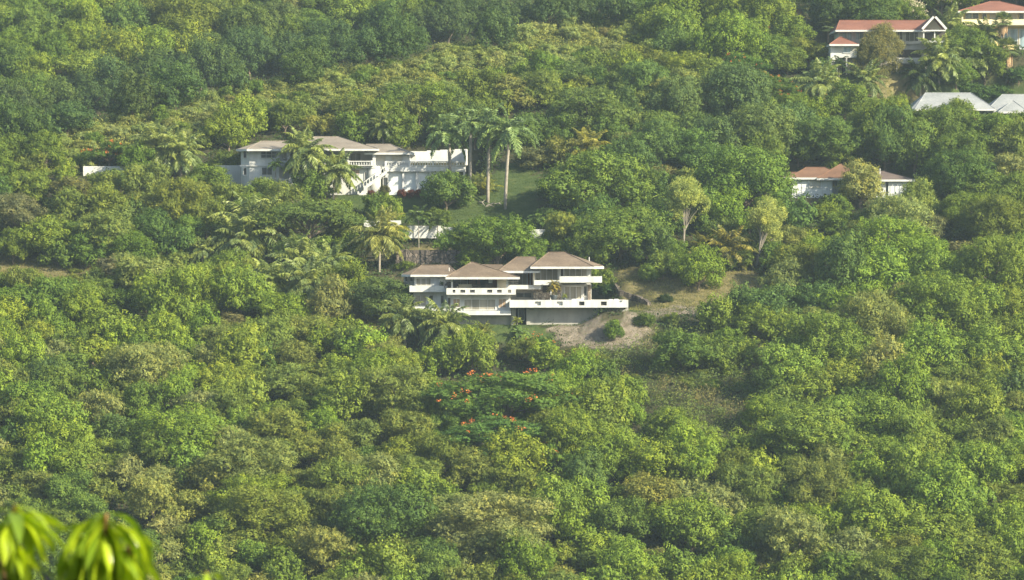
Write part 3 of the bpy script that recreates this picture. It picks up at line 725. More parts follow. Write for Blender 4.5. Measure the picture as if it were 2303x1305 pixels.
# ------------------------------------------------------------------ fill between the trees placed above
def fill():
    pts = [(t[2], t[3], t[4]) for t in TREES]
    rnd = random.Random(9)
    for a, b, c in ((350, 345, 105), (408, 360, 100), (350, 390, 60), (408, 400, 60), (575, 540, 130), (540, 565, 100), (672, 610, 100), (690, 665, 100), (605, 660, 100), (745, 605, 80), (455, 580, 60), (1320, 345, 80), (862, 305, 60), (1640, 590, 90), (1582, 590, 70), (1545, 520, 80), (1700, 560, 70),
                    (1842, 210, 80), (1605, 45, 50), (690, 545, 90), (240, 385, 110), (1797, 40, 50)):
        pts.append((a, b, c))
    for a, b, c in ((855, 555, 120), (858, 595, 110), (905, 745, 90), (950, 750, 80), (1000, 760, 100), (1088, 770, 50), (575, 585, 110), (690, 690, 90), (686, 400, 90), (350, 425, 60), (1640, 620, 80)):
        pts.append((a, b, c * 1.15))
    def near(u, v, w, k=0.47):
        for a, b, c in pts:
            s = (w + c) * 0.5 * k * 1.15
            if abs(a - u) < s and ((a - u) / s) ** 2 + ((b - v) / (s * 0.72)) ** 2 < 1: return True
        return False
    def go(step, f):
        v = -40.0
        while v < 1345:
            u = -110.0
            while u < 2420:
                uu, vv = u + rnd.uniform(-0.5, 0.5) * step, v + rnd.uniform(-0.5, 0.5) * step * 0.6
                u += step
                if any(inpoly(uu, vv, p) for p in OPEN_NOFILL) or inpoly(uu, vv, SCRUB[0]): continue
                k = f(uu, vv)
                if k is None: continue
                kind, w = k
                if near(uu, vv, w): continue
                r = tree(uu, vv, w, kind)
                if r: pts.append((uu, vv, w))
            v += step * 0.55
    def f1(u, v):
        cr = np.interp(u, CU, CV)
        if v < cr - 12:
            return rnd.choice('nnddco' if v < cr - 80 else 'h'), rnd.uniform(75, 100)  # close above the crest the fill uses the kind coloured as if shaded
        if 130 < u < 1500 and v < cr + 86:
            return rnd.choice('sssn' if rnd.random() < 0.94 else 'b'), rnd.uniform(28, 42)
        if 130 < u < 1560 and v < cr + 105 - max(0, (u - 1350)) * 0.4:
            return rnd.choice('oogygycyno'), rnd.uniform(42, 60)
        if v > 560:
            return rnd.choice('ncco' if u > 1300 else 'ncoog'), rnd.uniform(70, 105)
        return rnd.choice('nndo'), rnd.uniform(65, 95)
    go(52, f1)
    def f2(u, v):
        cr = np.interp(u, CU, CV)
        if 130 < u < 1500 and cr - 6 < v < cr + 84: return 's', rnd.uniform(24, 36)
    go(30, f2)
fill()

# ------------------------------------------------------------------ undergrowth and grasses (nobody could count them)
def stuff_points(n, seed, ylo=392, yhi=720):
    rs = np.random.RandomState(seed)
    y = rs.uniform(ylo, yhi, n)
    hw = y * 1152 / F + 9
    x = rs.uniform(-1, 1, n) * hw
    z = ground(x, y)
    dy = y * cp - z * sp; dz = y * sp + z * cp
    return rs, x, y, z, CX + F * x / dy, CY - F * dz / dy
def in_pads(x, y, m=0.5):
    r = np.zeros(x.shape, bool)
    for x0, x1, y0, y1, _, _ in PADS[:8]: r |= (x > x0 - m) & (x < x1 + m) & (y > y0 + 1.5 - m) & (y < y1 + m)
    return r
def make_stuff(name, label, sel, rs, x, y, z, per, L, W, h, col, mat, upright=0.3):
    x, y, z = x[sel], y[sel], z[sel]; n = len(x)
    lump = 0.5 + 0.5 * np.sin(x * 1.3 + 1.7 * np.sin(y * 0.6)) * np.sin(y * 1.1 + 1.3 * np.sin(x * 0.5))
    hh = rs.uniform(0.15, 1.0, n) * h * (0.3 + lump if h > 1 else 1.0)
    cen = np.repeat(np.stack([x, y, z], -1), per, 0)
    N = n * per
    cen = cen + rs.normal(0, 0.28, (N, 3)) * np.array([1, 1, 0])
    cen[:, 2] += np.repeat(hh, per) * rs.uniform(0.0 if upright < 1 else 0, 1.0 if upright < 1 else 0.1, N)
    a = nrm(rdir(rs, N) + np.array([0, 0, upright]))
    up = np.repeat(nrm(rdir(rs, n) * 0.7 + np.array([0, 0, 0.9])), per, 0) if upright < 0.8 else None
    V, Q = leafquads(cen, a, rs.uniform(0.7, 1.2, N) * L, W, rs, up)
    t = np.clip(np.repeat(rs.beta(2, 2, n), per) + rs.normal(0, 0.1, N), 0, 1)
    o = link(name, np_mesh(name, V, Q, mat, t))
    o.color = (*col, 1)
    tag(o, label, kind='stuff')
    return o
rs, x, y, z, u, v = stuff_points(90000, 21)
opn = any_poly(u, v, LAWN + DRY + EARTH)
scr = any_poly(u, v, SCRUB)
pads = in_pads(x, y)
make_stuff('undergrowth', 'low dark green undergrowth covering the slope beneath the trees', ~opn & ~scr & ~pads, rs, x, y, z, 7, 0.36, 0.2, 1.3, (0.05, 0.085, 0.024), M['leaf'])
rs, x, y, z, u, v = stuff_points(70000, 22, 400, 520)
scr = any_poly(u, v, SCRUB) & ~in_pads(x, y) & ~any_poly(u, v, EARTH)
nz = np.sin(x * 0.9 + 2) * np.sin(y * 0.7) + np.sin(x * 0.35 + y * 0.5)
make_stuff('scrub', 'tangled low green scrub and vines on the open slope', scr & (nz < 0.8), rs, x, y, z, 14, 0.28, 0.13, 2.2, (0.125, 0.165, 0.055), M['fine'], 0.5)
make_stuff('dry_scrub', 'brownish dry weeds among the scrub of the open slope', scr & (nz >= 0.6), rs, x, y, z, 12, 0.34, 0.07, 2.2, (0.19, 0.18, 0.095), M['fine'], 0.9)
rs, x, y, z, u, v = stuff_points(260000, 23, 470, 640)
lawn = any_poly(u, v, LAWN) & ~in_pads(x, y, 0)
make_stuff('grass', 'short green grass on the garden slopes and lawns', lawn, rs, x, y, z, 5, 0.14, 0.05, 0.02, (0.065, 0.095, 0.028), M['grass'], 1.2)
dry = any_poly(u, v, DRY) & ~in_pads(x, y, 0)
make_stuff('dry_grass', 'straw coloured dry grass on the open ground', dry, rs, x, y, z, 5, 0.28, 0.04, 0.02, (0.21, 0.195, 0.085), M['grass'], 1.2)
earth = any_poly(u, v, EARTH) & (rs.rand(len(x)) < 0.5) & ~in_pads(x, y, 0)
make_stuff('weeds', 'thin weeds scattered over the bare earth bank', earth, rs, x, y, z, 7, 0.2, 0.06, 0.1, (0.085, 0.11, 0.04), M['grass'], 0.9)
rs, x, y, z, u, v = stuff_points(160000, 27, 520, 640)
cr_ = np.interp(u, CU, CV)
rd = (u > 60) & (u < 1560) & (v > cr_ - 14) & (v < cr_ + 75) & (y < crestD(u) + 6)
make_stuff('ridge_scrub', 'pale olive low scrub covering the crest of the near ridge', rd, rs, x, y, z, 9, 0.34, 0.12, 1.5, (0.23, 0.25, 0.085), M['fine'], 0.5)
# rubble on the bare bank
mb = MB(); rr_ = random.Random(4)
sel = np.nonzero(any_poly(u, v, EARTH) & ~in_pads(x, y, 0))[0]
for i in sel[:1500]:
    s = rr_.uniform(0.05, 0.2); c = Vector((x[i], y[i], z[i] + s * 0.2))
    q = [c + Vector(d) * s * rr_.uniform(0.6, 1.3) for d in ((1,0,0),(0,1,0),(-1,0,0),(0,-1,0),(0,0,0.8),(0,0,-0.8))]
    mb.add(q, [(0,1,4),(1,2,4),(2,3,4),(3,0,4),(1,0,5),(2,1,5),(3,2,5),(0,3,5)])
tag(mb.build('rubble', M['stone']), 'small grey stones strewn over the bare earth bank', kind='stuff')

# ------------------------------------------------------------------ palms
def frond_arrays(rs, L, el0, az, droop, nst=26, leaf=0.75, lw=0.075, hang=0.5, n=12):
    """a feather frond: returns leaf quads and rachis points"""
    d = np.array([math.cos(az) * math.cos(el0), math.sin(az) * math.cos(el0), math.sin(el0)])
    p = np.zeros(3); pts = [p.copy()]
    for i in range(n):
        d = d + np.array([0, 0, -droop * (0.35 + i / n)]) / n * 1.6
        d = d / np.linalg.norm(d)
        p = p + d * L / n; pts.append(p.copy())
    pts = np.array(pts)
    s = np.linspace(0.12, 1.0, nst)
    base = np.stack([np.interp(s * n, np.arange(n + 1), pts[:, k]) for k in range(3)], -1)
    tan = np.gradient(base, axis=0); tan = nrm(tan)
    side = nrm(np.cross(tan, np.array([0, 0, 1.0])) + 1e-5)
    V = []
    for sg in (-1, 1):
        for rep in range(2):
            a = nrm(side * sg * 0.85 + tan * 0.55 + np.array([0, 0, -hang]) + rs.normal(0, 0.16, base.shape))
            l = leaf * np.sin(np.clip(s * 1.05, 0, 1) * math.pi * 0.86 + 0.35) ** 0.7 * rs.uniform(0.8, 1.1, nst)
            w = nrm(np.cross(a, rdir(rs, nst))) * lw * 0.5
            mid = base + a * (l * 0.5)[:, None] + np.array([0, 0, -0.02]); tip = base + a * l[:, None] + np.array([0, 0, -1.0]) * (hang * 0.25 * l)[:, None]
            V.append(np.stack([base + (tan * 0.04 * rep), mid + w, tip, mid - w], 1))
    return np.concatenate(V).reshape(-1, 3), pts
PALM = {}
def palm_crown(kind, var):
    k = (kind, var)
    if k in PALM: return PALM[k]
    rs = np.random.RandomState(100 + var * 7 + len(kind))
    Vq, mb = [], MB()
    T = []
    if kind == 'coconut':
        nf = 34; L = 3.8
        for i in range(nf):
            f = i / nf
            el = math.radians(82 - 112 * f ** 0.9 + rs.uniform(-10, 10)); az = i * 2.39996 + rs.uniform(-0.3, 0.3)
            V, pts = frond_arrays(rs, L * rs.uniform(0.85, 1.1), el, az + 0.0, rs.uniform(0.9, 1.6), 32, 0.85, 0.12, 0.55)
            Vq.append(V); T.append(np.full(len(V) // 4, rs.uniform(0.15, 0.75) if rs.rand() < 0.8 else 0.8) + rs.normal(0, 0.06, len(V) // 4))
            mb.tube([tuple(q) for q in pts[::3]], [0.045, 0.035, 0.03, 0.02, 0.01][:len(pts[::3])], 4, False)
    elif kind == 'royal':
        nf = 17; L = 3.3
        for i in range(nf):
            f = i / nf
            el = math.radians(80 - 100 * f + rs.uniform(-8, 8)); az = i * 2.39996 + rs.uniform(-0.3, 0.3)
            V, pts = frond_arrays(rs, L * rs.uniform(0.85, 1.1), el, az, rs.uniform(1.5, 2.1), 34, 0.66, 0.11, 0.3)
            V = V + np.repeat(rs.normal(0, 0.05, (len(V) // 4, 3)), 4, 0)
            Vq.append(V); T.append(np.full(len(V) // 4, rs.uniform(0.2, 0.8)) + rs.normal(0, 0.08, len(V) // 4))
            mb.tube([tuple(q) for q in pts[::3]], [0.05, 0.04, 0.03, 0.02, 0.01][:len(pts[::3])], 4, False)
    elif kind == 'feather':          # small garden palms
        nf = 14; L = 1.7
        for i in range(nf):
            f = i / nf
            el = math.radians(75 - 80 * f + rs.uniform(-8, 8)); az = i * 2.39996 + rs.uniform(-0.3, 0.3)
            V, pts = frond_arrays(rs, L * rs.uniform(0.85, 1.1), el, az, rs.uniform(1.2, 1.8), 18, 0.42, 0.10, 0.3)
            Vq.append(V); T.append(np.full(len(V) // 4, rs.uniform(0.2, 0.8)) + rs.normal(0, 0.08, len(V) // 4))
            mb.tube([tuple(q) for q in pts[::3]], [0.03, 0.025, 0.02, 0.012, 0.008][:len(pts[::3])], 4, False)
    elif kind == 'areca':            # clump of arching fronds from the ground
        for i in range(34):
            el = math.radians(rs.uniform(48, 86)); az = rs.uniform(0, 6.283)
            V, pts = frond_arrays(rs, rs.uniform(2.2, 3.4), el, az, rs.uniform(1.0, 1.7), 22, 0.5, 0.10, 0.35)
            o_ = np.array([rs.normal(0, 0.3), rs.normal(0, 0.3), 0])
            Vq.append(V + o_); T.append(np.full(len(V) // 4, rs.uniform(0.2, 0.95)) + rs.normal(0, 0.08, len(V) // 4))
            mb.tube([tuple(q + o_) for q in pts[::3]], [0.03, 0.025, 0.02, 0.012, 0.008][:len(pts[::3])], 4, False)
    else:                            # fan palm
        nf = 34
        for i in range(nf):
            f = i / nf
            el = math.radians(85 - 115 * f + rs.uniform(-8, 8)); az = i * 2.39996 + rs.uniform(-0.3, 0.3)
            d = np.array([math.cos(az) * math.cos(el), math.sin(az) * math.cos(el), math.sin(el)])
            c = d * rs.uniform(0.7, 1.0)
            sd_ = nrm(np.cross(d, np.array([0, 0, 1.0]))[None])[0]
            m = 15
            th = np.linspace(-1.35, 1.35, m)
            a = nrm(d[None] * np.cos(th)[:, None] + sd_[None] * np.sin(th)[:, None] + np.array([0, 0, -0.25]))
            cc = np.repeat(c[None], m, 0)
            up = np.cross(d, sd_)
            w = nrm(np.cross(a, up[None])) * 0.055
            l = 0.85
            V = np.stack([cc, cc + a * l * 0.6 + w, cc + a * l + np.array([0, 0, -0.12]), cc + a * l * 0.6 - w], 1).reshape(-1, 3)
            Vq.append(V); T.append(np.full(m, rs.uniform(0.1, 0.9)) + rs.normal(0, 0.05, m))
            mb.tube([(0, 0, 0), tuple(c)], 0.02, 4, False)
    V = np.concatenate(Vq); n = len(V) // 4
    t = np.clip(np.concatenate(T), 0, 1)
    nq = len(mb.f)
    V2 = np.array(mb.v); 
    Qa = np.arange(4 * n).reshape(n, 4); Qb = np.array(mb.f) + len(V)
    me = np_mesh('crown', np.concatenate([V, V2]), np.concatenate([Qa, Qb]), M['frond'], np.concatenate([t, np.full(nq, 0.7)]))
    PALM[k] = me
    return me
PALMS = []
def palm(kind, u, v, w, h, label, col=None, lean=0.0, base=None, group=None, dead=False, nuts=False, name=None):
    """crown centre at pixel (u, v), crown about w pixels wide, h metres tall; base = pixel (u, v) of the foot"""
    if base:
        b = hit(base[0], base[1], 0.0)
        a_, b_ = ray(u, v)
        x, y, z = b; top = Vector((a_ * y, y, b_ * y)) - Vector((x, y, z))
        h = top.z; lean = top.x
    else:
        b = hit(u, v, h); x, y, z = b; top = Vector((lean, 0, h))
        x -= lean
    D = y
    nm = name or {'coconut': 'coconut_palm', 'royal': 'royal_palm', 'feather': 'garden_palm', 'areca': 'areca_palm', 'fan': 'fan_palm'}[kind]
    root = empty(nm, (x, y, z), label, 'palm', group)
    span = {'coconut': 4.8, 'royal': 3.9, 'feather': 2.4, 'areca': 4.0, 'fan': 3.2}[kind]
    s = (w / F * D) / span
    cr = link('crown', palm_crown(kind, RT.randrange(3)), root)
    col = col or {'coconut': (0.195, 0.240, 0.085), 'royal': (0.18, 0.25, 0.10), 'feather': (0.13, 0.20, 0.055), 'areca': (0.22, 0.24, 0.055), 'fan': (0.15, 0.185, 0.075)}[kind]
    j = RT.uniform(0.88, 1.12)
    cr.color = (col[0] * j, col[1] * j, col[2] * j, 1)
    cr.rotation_euler = (0, 0, RT.uniform(0, 6.28))
    cr.scale = (s, s, s)
    cr.location = top if kind != 'areca' else (0, 0, 0.1)
    if kind == 'areca': return root
    mb = MB()
    r0 = {'coconut': 0.17, 'royal': 0.21, 'feather': 0.07, 'fan': 0.2}[kind]
    n = 7; pts = []
    for i in range(n + 1):
        f = i / n
        pts.append((top.x * f ** 1.6, 0.0, -0.6 + (top.z + 0.6) * f))
    if kind == 'royal':
        rad = [r0 * (1.15 - 0.1 * i / n) for i in range(n + 1)]
        pts2 = [(p[0], p[1], p[2] if i < n else p[2] - 1.3 * s) for i, p in enumerate(pts)]
        mb.tube(pts2, rad, 9)
        tk = mb.build('trunk', M['palebark'], root, True)
        ms = MB().tube([(top.x, 0, top.z - 1.45 * s), (top.x, 0, top.z - 0.9 * s), (top.x, 0, top.z + 0.1)], [r0 * 1.05, r0 * 0.95, r0 * 0.5], 9)
        ms.build('crownshaft', M['shaft'], root, True)
    else:
        mb.tube(pts, [r0 * (1.5 if i == 0 else 1.0 - 0.25 * i / n) for i in range(n + 1)], 8)
        mb.build('trunk', M['palebark'] if kind != 'fan' else M['bark'], root, True)
    if nuts:
        mn = MB()
        for i in range(9):
            a = i * 2.4; r = 0.32 + 0.06 * (i % 3)
            c = top + Vector((math.cos(a) * r, math.sin(a) * r, -0.25 - 0.14 * (i % 3)))
            mn.hull([c + Vector(d) * 0.15 for d in ((1,0,0),(0,1,0),(-1,0,0),(0,-1,0),(0,0,1.2),(0,0,-1.2),(.7,.7,.3),(-.7,-.7,.3),(.7,-.7,-.3),(-.7,.7,-.3))])
        mn.build('coconut_bunch', M['coconut'], root)
    if dead:
        md = MB(); rr = random.Random(int(u))
        for i in range(46):
            a = rr.uniform(0, 6.28); z0 = top.z - rr.uniform(0.1, 0.5); ln = rr.uniform(0.9, 1.7) * s
            p0 = Vector((top.x + math.cos(a) * 0.2, math.sin(a) * 0.2, z0)); p1 = p0 + Vector((math.cos(a) * 0.45 * s, math.sin(a) * 0.45 * s, -ln * 0.4)); p2 = p1 + Vector((math.cos(a) * 0.02, math.sin(a) * 0.02, -ln * 0.7))
            t_ = Vector((-math.sin(a), math.cos(a), 0)) * 0.11
            md.add([p0 - t_ * 0.3, p0 + t_ * 0.3, p1 + t_, p1 - t_, p2 + t_ * 0.7, p2 - t_ * 0.7], [(0, 1, 2, 3), (3, 2, 4, 5)])
        md.build('dead_frond_skirt', M['deadfrond'], root)
    PALMS.append(root)
    return root
G1 = 'tall royal palms beside the white villa'
palm('royal', 1009, 303, 88, 0, 'leftmost royal palm, its trunk rising in front of the white balustrade', base=(1013, 440), group=G1)
palm('royal', 1059, 278, 62, 0, 'second royal palm from the left, narrow crown, just past the balustrade end', base=(1057, 450), group=G1)
palm('royal', 1100, 286, 80, 0, 'third royal palm from the left, on the lawn above the white logs', base=(1097, 456), group=G1)
palm('royal', 1146, 300, 98, 0, 'rightmost and largest royal palm at the edge of the lawn', base=(1136, 470), group=G1)
palm('coconut', 350, 330, 100, 4.5, 'left palm of the dense pair left of the white villa', name='coconut_palm')
palm('coconut', 408, 345, 92, 0, 'right palm of the pair left of the white villa with a sunlit bare trunk foot', base=(405, 408))
palm('coconut', 686, 343, 92, 0, 'coconut palm in front of the left part of the white villa veranda', base=(688, 450))
palm('coconut', 759, 386, 82, 0, 'coconut palm with a thin trunk in front of the villa outside stairs', base=(748, 450))
palm('areca', 1090, 440, 72, 0, 'yellow-green clump palm between the two right royal palms')
palm('areca', 1075, 428, 60, 0, 'smaller yellow-green clump palm just behind the royal palm trunks', col=(0.13, 0.16, 0.04))
palm('coconut', 855, 528, 100, 0, 'sunlit coconut palm with yellow nuts and hanging fronds left of the stone wall', base=(853, 612), nuts=True, col=(0.25, 0.26, 0.08))
palm('feather', 941, 488, 58, 0, 'small palm with a swollen pale trunk in front of the white garden wall', base=(942, 560), col=(0.10, 0.15, 0.035))
palm('feather', 985, 500, 50, 0, 'second small garden palm right of the swollen-trunk one', base=(984, 556), col=(0.10, 0.14, 0.035))
palm('coconut', 575, 520, 150, 4, 'broad coconut palm below the white villa beside the umbrella tree')
palm('coconut', 540, 545, 110, 3.4, 'coconut palm leaning at the left edge of the lower palm group')
palm('coconut', 672, 590, 110, 4.2, 'coconut palm in the middle of the lower palm group')
palm('coconut', 690, 640, 105, 3.8, 'coconut palm with sunlit drooping fronds left of the round dark tree')
palm('coconut', 605, 640, 100, 3.4, 'shaded coconut palm at the left of the lower palm group')
palm('coconut', 745, 590, 80, 3.5, 'small coconut palm at the right of the lower palm group')
palm('coconut', 455, 565, 55, 2.4, 'small young palm among the scrub left of the palm group')
palm('coconut', 905, 715, 84, 0, 'left coconut palm of the row below the terraced house', base=(912, 782))
palm('coconut', 950, 722, 62, 0, 'second coconut palm of the row below the terraced house', base=(950, 778))
palm('coconut', 1000, 730, 92, 0, 'largest coconut palm of the row below the terraced house', base=(968, 795))
palm('coconut', 873, 735, 48, 0, 'small palm at the left end of the row below the terraced house', base=(871, 772))
palm('coconut', 1088, 750, 46, 0, 'young palm at the right end of the row below the terraced house', base=(1090, 782), col=(0.17, 0.19, 0.05))
palm('feather', 1163, 722, 26, 0, 'tiny yellowish palm at the foot of the terraced house', base=(1164, 742), col=(0.22, 0.24, 0.05))
palm('feather', 1168, 750, 44, 0, 'low dark palm on the bank under the terraced house', base=(1168, 768))
palm('coconut', 1320, 338, 90, 3.2, 'yellowish coconut palm rising behind the large domed tree', col=(0.20, 0.20, 0.05))
palm('areca', 1270, 395, 60, 0, 'pale drooping palm right of the lawn slope', col=(0.12, 0.15, 0.07))
palm('feather', 1218, 495, 60, 0, 'drooping palm beside the right part of the white garden wall', base=(1213, 530))
palm('coconut', 1640, 562, 96, 0, 'coconut palm with golden fronds right of the pale tall tree', base=(1645, 605), col=(0.19, 0.18, 0.045))
palm('coconut', 1582, 560, 64, 0, 'young golden palm between the pale tall tree and the other golden palm', base=(1585, 590), col=(0.17, 0.17, 0.04))
palm('coconut', 1572, 600, 66, 0, 'low golden palm behind the small tree of the brown lawn', base=(1572, 618), col=(0.17, 0.16, 0.045))
palm('coconut', 862, 300, 60, 3.5, 'small palm behind the right roof of the white villa')
for i, (uu, vv, bu, bv, w_) in enumerate([(512, 368, 522, 425, 34), (535, 366, 528, 432, 36), (552, 362, 556, 428, 34), (574, 366, 574, 430, 32), (597, 372, 596, 436, 34), (620, 372, 618, 440, 36)]):
    palm('feather', uu, vv, w_, 0, ['leftmost', 'second from left', 'third from left', 'fourth from left', 'fifth from left', 'rightmost'][i] + ' of the slender garden palms before the white villa left wing', base=(bu, bv), group='slender garden palms along the white villa')
# top right
palm('fan', 1797, 14, 52, 0, 'fan palm with a brown skirt cut by the top edge, left of the two', base=(1799, 66), dead=True)
palm('fan', 1927, 8, 40, 0, 'tall fan palm with a long pale trunk at the top edge above the red roof', base=(1928, 76), dead=True)
palm('fan', 1936, 76, 46, 0, 'fan palm with dry lower leaves in front of the long red roof', base=(1936, 150), dead=True)
palm('fan', 1862, 75, 62, 3.5, 'broad fan palm left of the long red roof')
palm('fan', 2256, 48, 52, 0, 'dark fan palm in front of the yellow house', base=(2256, 125), dead=True)
palm('fan', 2265, 112, 66, 0, 'dark fan palm on a pale trunk right of the hedge', base=(2265, 212), dead=True)
palm('coconut', 2052, 88, 74, 0, 'dark coconut palm in front of the long red roofed house', base=(2056, 160), col=(0.055, 0.085, 0.03))
palm('coconut', 2135, 72, 92, 5.5, 'large coconut palm between the gable and the yellow house')
palm('coconut', 2218, 80, 60, 0, 'slim coconut palm in front of the yellow house left window', base=(2218, 118))
palm('coconut', 2112, 150, 100, 4.2, 'coconut palm with long sunlit fronds above the white roof')
palm('coconut', 2185, 168, 86, 3.5, 'coconut palm with drooping fronds right above the white roof')
palm('coconut', 2070, 185, 72, 2.8, 'low dark palm at the left of the palms above the white roof', col=(0.06, 0.09, 0.03))
palm('coconut', 1842, 190, 92, 4.0, 'coconut palm at the left edge of the hillside lawn')
palm('coconut', 1946, 182, 78, 0, 'coconut palm with a brown trunk on the hillside lawn', base=(1946, 230))
palm('coconut', 1936, 240, 56, 2.0, 'small palm in the hedge below the hillside lawn', col=(0.09, 0.13, 0.05))
palm('feather', 1887, 150, 46, 2.5, 'small dark palm beside the little red roofed wing', col=(0.05, 0.085, 0.03))
palm('coconut', 1605, 32, 50, 3.0, 'small palm among the trees near the top edge')

# ------------------------------------------------------------------ pale tall trees with bare forking limbs
def vase_tree(u, v, w, base, label, col, seed, style='vase'):
    b = hit(base[0], base[1], 0); x, y, z = b
    a_, b_ = ray(u, v); c = Vector((a_ * y - x, 0, b_ * y - z)); Wm = w / F * y
    root = empty('willow_tree', (x, y, z), label, 'tree')
    rnd = random.Random(seed); rs = np.random.RandomState(seed)
    mb = MB(); tips = []
    fork = Vector((c.x * 0.35, 0, c.z * 0.36))
    mb.tube([(0, 0, -0.5), fork * 0.6, fork], [0.16, 0.13, 0.11], 6)
    for i in range(17):
        a = i * 2.4; q_ = (i + 0.5) / 17; r = Wm * 0.46 * math.sqrt(q_) * rnd.uniform(0.8, 1.1)
        e = c + Vector((math.cos(a) * r, math.sin(a) * r * 0.9, Wm * (0.50 - 1.05 * q_ * rnd.uniform(0.3, 1.0))))
        m1 = fork.lerp(e, 0.45) + Vector((-math.cos(a) * 0.6 + rnd.uniform(-.5, .5), -math.sin(a) * 0.6, 0.4)) * 0.09 * Wm
        mb.tube([fork * rnd.uniform(0.6, 1.0), m1, e], [0.065, 0.04, 0.012], 5, False); tips += [e, m1.lerp(e, 0.75) + Vector((rnd.uniform(-.5, .5), rnd.uniform(-.5, .5), 0.1))]
    mb.build('trunk', M['palebark'], root)
    tp = np.array([tuple(t) for t in tips]); n = 5200
    k = rs.choice(len(tp), n); d = rdir(rs, n); rad = Wm * 0.14 * rs.uniform(0.6, 1.4, len(tp))[k][:, None]
    p = tp[k] + d * rad * rs.uniform(0.5, 1.1, (n, 1)) * np.array([1, 1, 1.15])
    m = 7
    cen = np.repeat(p, m, 0) + rs.normal(0, 0.10, (n * m, 3))
    aa = nrm(rdir(rs, n * m) + np.array([0, 0, -0.5]))
    V, Q = leafquads(cen, aa, rs.uniform(0.16, 0.28, n * m), 0.07, rs)
    cr = link('crown', np_mesh('crown', V, Q, M['fine'], np.clip(np.repeat(rs.beta(2, 2, n), m) + rs.normal(0, 0.08, n * m), 0, 1)), root)
    cr.color = (*col, 1)
vase_tree(1545, 458, 104, (1537, 548), 'larger pale feathery tree with white forking limbs above the golden palms', (0.30, 0.34, 0.11), 3)
vase_tree(1724, 502, 90, (1700, 600), 'smaller pale tree with a bare white trunk right of the golden palms', (0.33, 0.36, 0.12), 8)
vase_tree(1985, 115, 110, (1975, 168), 'tall pale drooping tree in front of the long red roof', (0.20, 0.19, 0.085), 12)
vase_tree(1955, 140, 90, (1940, 175), 'olive drooping tree beside the little red roofed wing', (0.15, 0.15, 0.06), 13)

# ------------------------------------------------------------------ buildings
class House:
    def __init__(s, name, label, cat, u, v, D, group=None):
        s.org = P(u, v, D); s.root = empty(name, s.org, label, cat, group)
    def mb(s): return MB(s.org)
def bx(m, u0, u1, v0, v1, D, depth):
    """box whose front face covers the pixel rectangle at distance D"""
    a, b = P(u0, v0, D), P(u1, v1, D)
    m.box(a.x, b.x, D, D + depth, a.z, b.z)
    return m
def bxz(m, u0, u1, v0, v1, D, y1):
    return bx(m, u0, u1, v0, v1, D, y1 - D)
def roof(H, mat, u0, u1, ve, ur0, ur1, vr, Df, Db, cl=0.0, cr=0.0, fas=0.28, fmat=None, yr=None, label=None):
    """hipped roof: eaves from u0 to u1 at row ve (front, distance Df), ridge ur0..ur1 at row vr"""
    x0, x1 = P(u0, ve, Df).x, P(u1, ve, Df).x; ze = P(u0, ve, Df).z
    ym = yr if yr else (Df + Db) / 2
    poly = [(x0 + cl, Df), (x1 - cr, Df)] + ([(x1, Df + cr)] if cr else []) + [(x1, Db)] + [(x0, Db)] + ([(x0, Df + cl)] if cl else [])
    r0, r1 = P(ur0, vr, ym), P(ur1, vr, ym)
    m = H.mb()
    m.hull([(x, y, ze + 0.012) for x, y in poly] + [tuple(r0), tuple(r1)])
    o = m.build('roof', mat, H.root)
    if label: o['label'] = label
    cx = sum(p[0] for p in poly) / len(poly); cy = sum(p[1] for p in poly) / len(poly)
    f = H.mb(); f.prism([(cx + (x - cx) * 1.006 + (0.03 if x > cx else -0.03), cy + (y - cy) * 1.006) for x, y in poly], ze - fas, ze)
    f.build('fascia', fmat or M['white'], o)
    # ridge and hip caps
    cap = H.mb()
    cap.tube([r0 + Vector((0, 0, 0.02)), r1 + Vector((0, 0, 0.02))], 0.07, 5)
    for x, y in poly[:2]:
        e = r0 if x < (x0 + x1) / 2 else r1
        cap.tube([Vector((x, y, ze + 0.02)), e + Vector((0, 0, 0.02))], 0.06, 5)
    cap.build('ridge_cap', mat, o)
    return o
def window(H, u0, u1, v0, v1, D, n=2, glass=None, frame=None, fw=0.09, rows=1, name='window', label=None, proud=0.06):
    """frame with mullions set into the wall face at distance D, pane as its child"""
    a, b = P(u0, v0, D), P(u1, v1, D)
    m = H.mb(); w = b.x - a.x
    m.box(a.x, b.x, D - proud, D + 0.05, a.z - fw, a.z); m.box(a.x, b.x, D - proud, D + 0.05, b.z, b.z + fw)
    m.box(a.x, a.x + fw, D - proud, D + 0.05, b.z + fw, a.z - fw); m.box(b.x - fw, b.x, D - proud, D + 0.05, b.z + fw, a.z - fw)
    for i in range(1, n):
        x = a.x + w * i / n
        m.box(x - fw * 0.3, x + fw * 0.3, D - proud * 0.8, D + 0.04, b.z + fw, a.z - fw)
    for i in range(1, rows):
        z = b.z + (a.z - b.z) * i / rows
        m.box(a.x + fw, b.x - fw, D - proud * 0.7, D + 0.03, z - fw * 0.25, z + fw * 0.25)
    o = m.build(name, frame or M['white'], H.root)
    if label: o['label'] = label
    p = H.mb(); p.box(a.x + fw * 0.5, b.x - fw * 0.5, D - 0.02, D + 0.01, b.z + fw * 0.5, a.z - fw * 0.5)
    p.build('pane', glass or M['glass'], o)
    return o
def part(H, name, mat, rects, D, depth, label=None, parent=None):
    m = H.mb()
    for r in rects:
        u0, u1, v0, v1 = r[:4]; d = r[4] if len(r) > 4 else D; dp = r[5] if len(r) > 5 else depth
        bx(m, u0, u1, v0, v1, d, dp)
    o = m.build(name, mat, parent or H.root)
    if label: o['label'] = label
    return o
